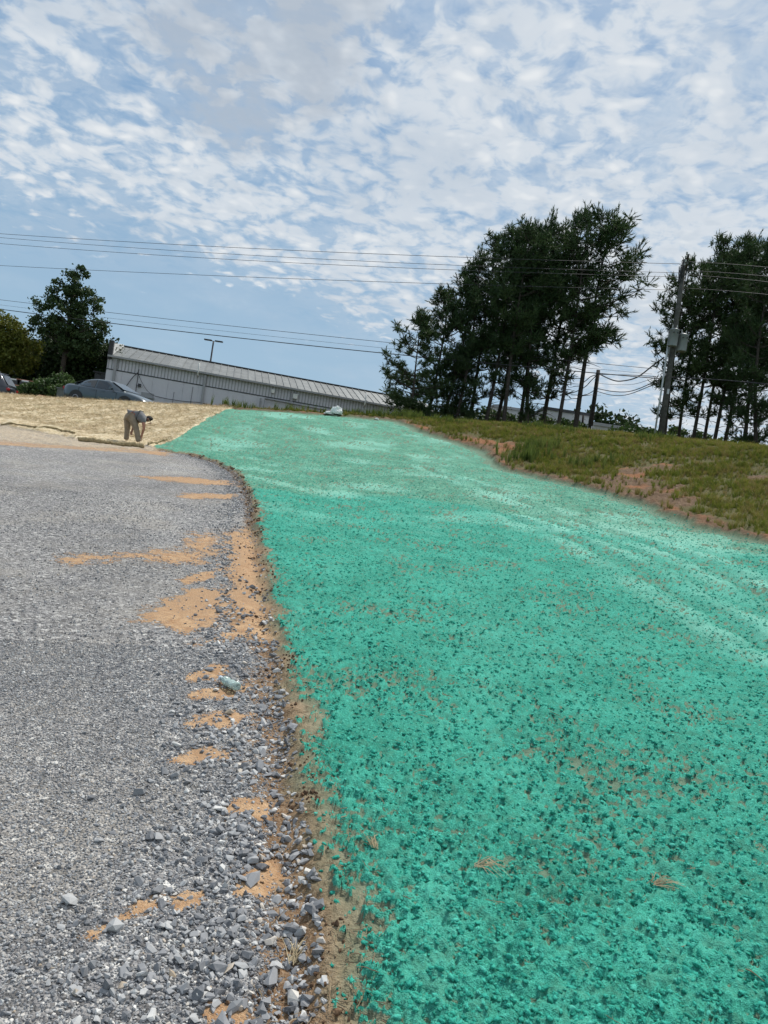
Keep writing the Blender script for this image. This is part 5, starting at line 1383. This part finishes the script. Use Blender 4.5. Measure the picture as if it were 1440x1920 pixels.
# ------------------------------------------------------------------ litter
def plastic_bottle():
    a, b = lotpt(414, 1281), lotpt(444, 1301)
    A_, B_ = Vector((a[0], a[1], 0)), Vector((b[0], b[1], 0)); d = (B_ - A_); d.z = 0; d.normalize()
    c = (A_ + B_) / 2 ; z = gz(c.x, c.y)
    o = empty('plastic_bottle', (c.x, c.y, z + .030), 'crumpled pale green plastic bottle lying on the stones', 'bottle')
    o.rotation_euler = (0, 0, math.atan2(d.y, d.x))
    o.scale = (.85, .85, .85)
    prof = [(.012, -.098), (.012, -.085), (.016, -.078), (.026, -.062), (.033, -.045), (.034, -.03), (.031, -.024), (.034, -.018), (.031, -.010), (.034, -.004), (.030, .006), (.034, .016), (.031, .022), (.034, .030), (.031, .038), (.034, .048), (.034, .075), (.030, .088), (.018, .090), (.0, .084)]
    Mx = Matrix.Rotation(R(90), 3, 'Y')
    mb = MB().lathe(prof, (0, 0, 0), 26, Mx)
    rr = random.Random(4); nv = []
    for v in mb.v:
        x, y, z_ = v; k = 1 + .10 * math.sin(x * 70 + y * 40) * math.cos(z_ * 60 + x * 35)
        zz = z_ * k * .86; yy = y * k
        if -.03 < x < .05 and zz > .0: zz *= .82 + .12 * math.sin(x * 90)
        nv.append((x, yy, zz))
    mb.v = nv
    m = mat('bottle_plastic', (.74, .90, .86), .12, 0, .6); bs = m.node_tree.nodes['Principled BSDF']
    bs.inputs['Transmission Weight'].default_value = .62; bs.inputs['IOR'].default_value = 1.25
    bo_ = mb.build('bottle_body', m, o, True); bo_.modifiers.new('th', 'SOLIDIFY').thickness = .0008
    mc = mat('bottle_cap', (.62, .70, .80), .4)
    MB().lathe([(.0, -.112), (.0145, -.112), (.015, -.110), (.015, -.096), (.0, -.096)], (0, 0, 0), 18, Mx).build('cap', mc, o, True)
    ml = mat('bottle_label', (.55, .66, .76), .5)
    return o
plastic_bottle()
M_bag = vmat('white_plastic_bag', (.66, .66, .63), (.82, .82, .80), 6, .5)
def crumple(px, py, Y, sx_, sz2, label, seed, nm='plastic_bag'):
    q = at(px, py, Y); z = gz(q.x, q.y) if math.hypot(q.x, q.y) < 45 else ground_z(q.x, q.y)
    bm = bmesh.new(); bmesh.ops.create_icosphere(bm, subdivisions=4, radius=1); rr = random.Random(seed)
    from mathutils import noise as mn
    for v in bm.verts:
        k = 1 + .75 * mn.ridged_multi_fractal(v.co * 1.3 + Vector((seed, 0, 0)), 1, 2, 4, 1, 2) * .45 - .35
        v.co = Vector((v.co.x * sx_ * k, v.co.y * sx_ * .7 * k, max(-.2, v.co.z) * sz2 * k))
    me = D.meshes.new(nm); bm.to_mesh(me); bm.free(); me.materials.append(M_bag)
    o = D.objects.new(nm, me); link(o); o.location = (q.x, q.y, z + sz2 * .25); return tag(o, label, 'bag')
crumple(630, 778, 33.2, .26, .28, 'white crumpled plastic bag on the crest in front of the grey wall', 3)
crumple(616, 780, 33.2, .20, .11, 'flatter white scrap of plastic touching the left side of the crumpled bag', 9)
crumple(706, 788, 33.4, .09, .06, 'small white scrap further right on the crest', 5)
M_dry = vmat('dry_grass', (.22, .17, .10), (.50, .42, .27), 14, .9)
def dry_clump(px, py, label, seed, s=1.0, ang_=0.0):
    x, y = lotpt(px, py); z = gz(x, y); z2 = z - SLOPE * y
    r_ = ray(px, py); t = (z2 - EYE) / (r_.z - SLOPE * r_.y); x, y = r_.x * t, r_.y * t; z = gz(x, y)
    rr = random.Random(seed); mb = MB()
    for i in range(20):
        a = ang_ + rr.gauss(0, .45); L_ = rr.uniform(.04, .12) * s
        p0 = Vector((rr.gauss(0, .008), rr.gauss(0, .008), .004)); d = Vector((math.cos(a), math.sin(a), 0))
        mb.tube([p0, p0 + d * L_ * .5 + Vector((0, 0, rr.uniform(.005, .035) * s)), p0 + d * L_ + Vector((0, 0, rr.uniform(-.002, .02)))], [.0016, .0013, .0005], 3, False)
    bm = mb.build('grass_clump', M_dry, None); bm.location = (x, y, z + .008); tag(bm, label, 'dry grass', 'dead grass clumps on the mulch')
dry_clump(893, 1632, 'pale dead grass clump lying fanned out on the green mulch below centre', 1, 1.0, -.15)
dry_clump(1228, 1660, 'smaller dead grass clump on the mulch towards the right', 2, .8, .3)
dry_clump(700, 1590, 'dark dead grass tuft on the mulch near the lot edge', 3, .6, 2.0)
dry_clump(540, 1400, 'dry grass tuft at the mulch margin below the bottle', 4, .8, 1.3)
dry_clump(528, 1300, 'dry grass tuft at the mulch margin right of the bottle', 5, 1.0, 1.8)
dry_clump(548, 1810, 'dry stubble among the coarse stones at the lower edge', 6, .9, 1.2)
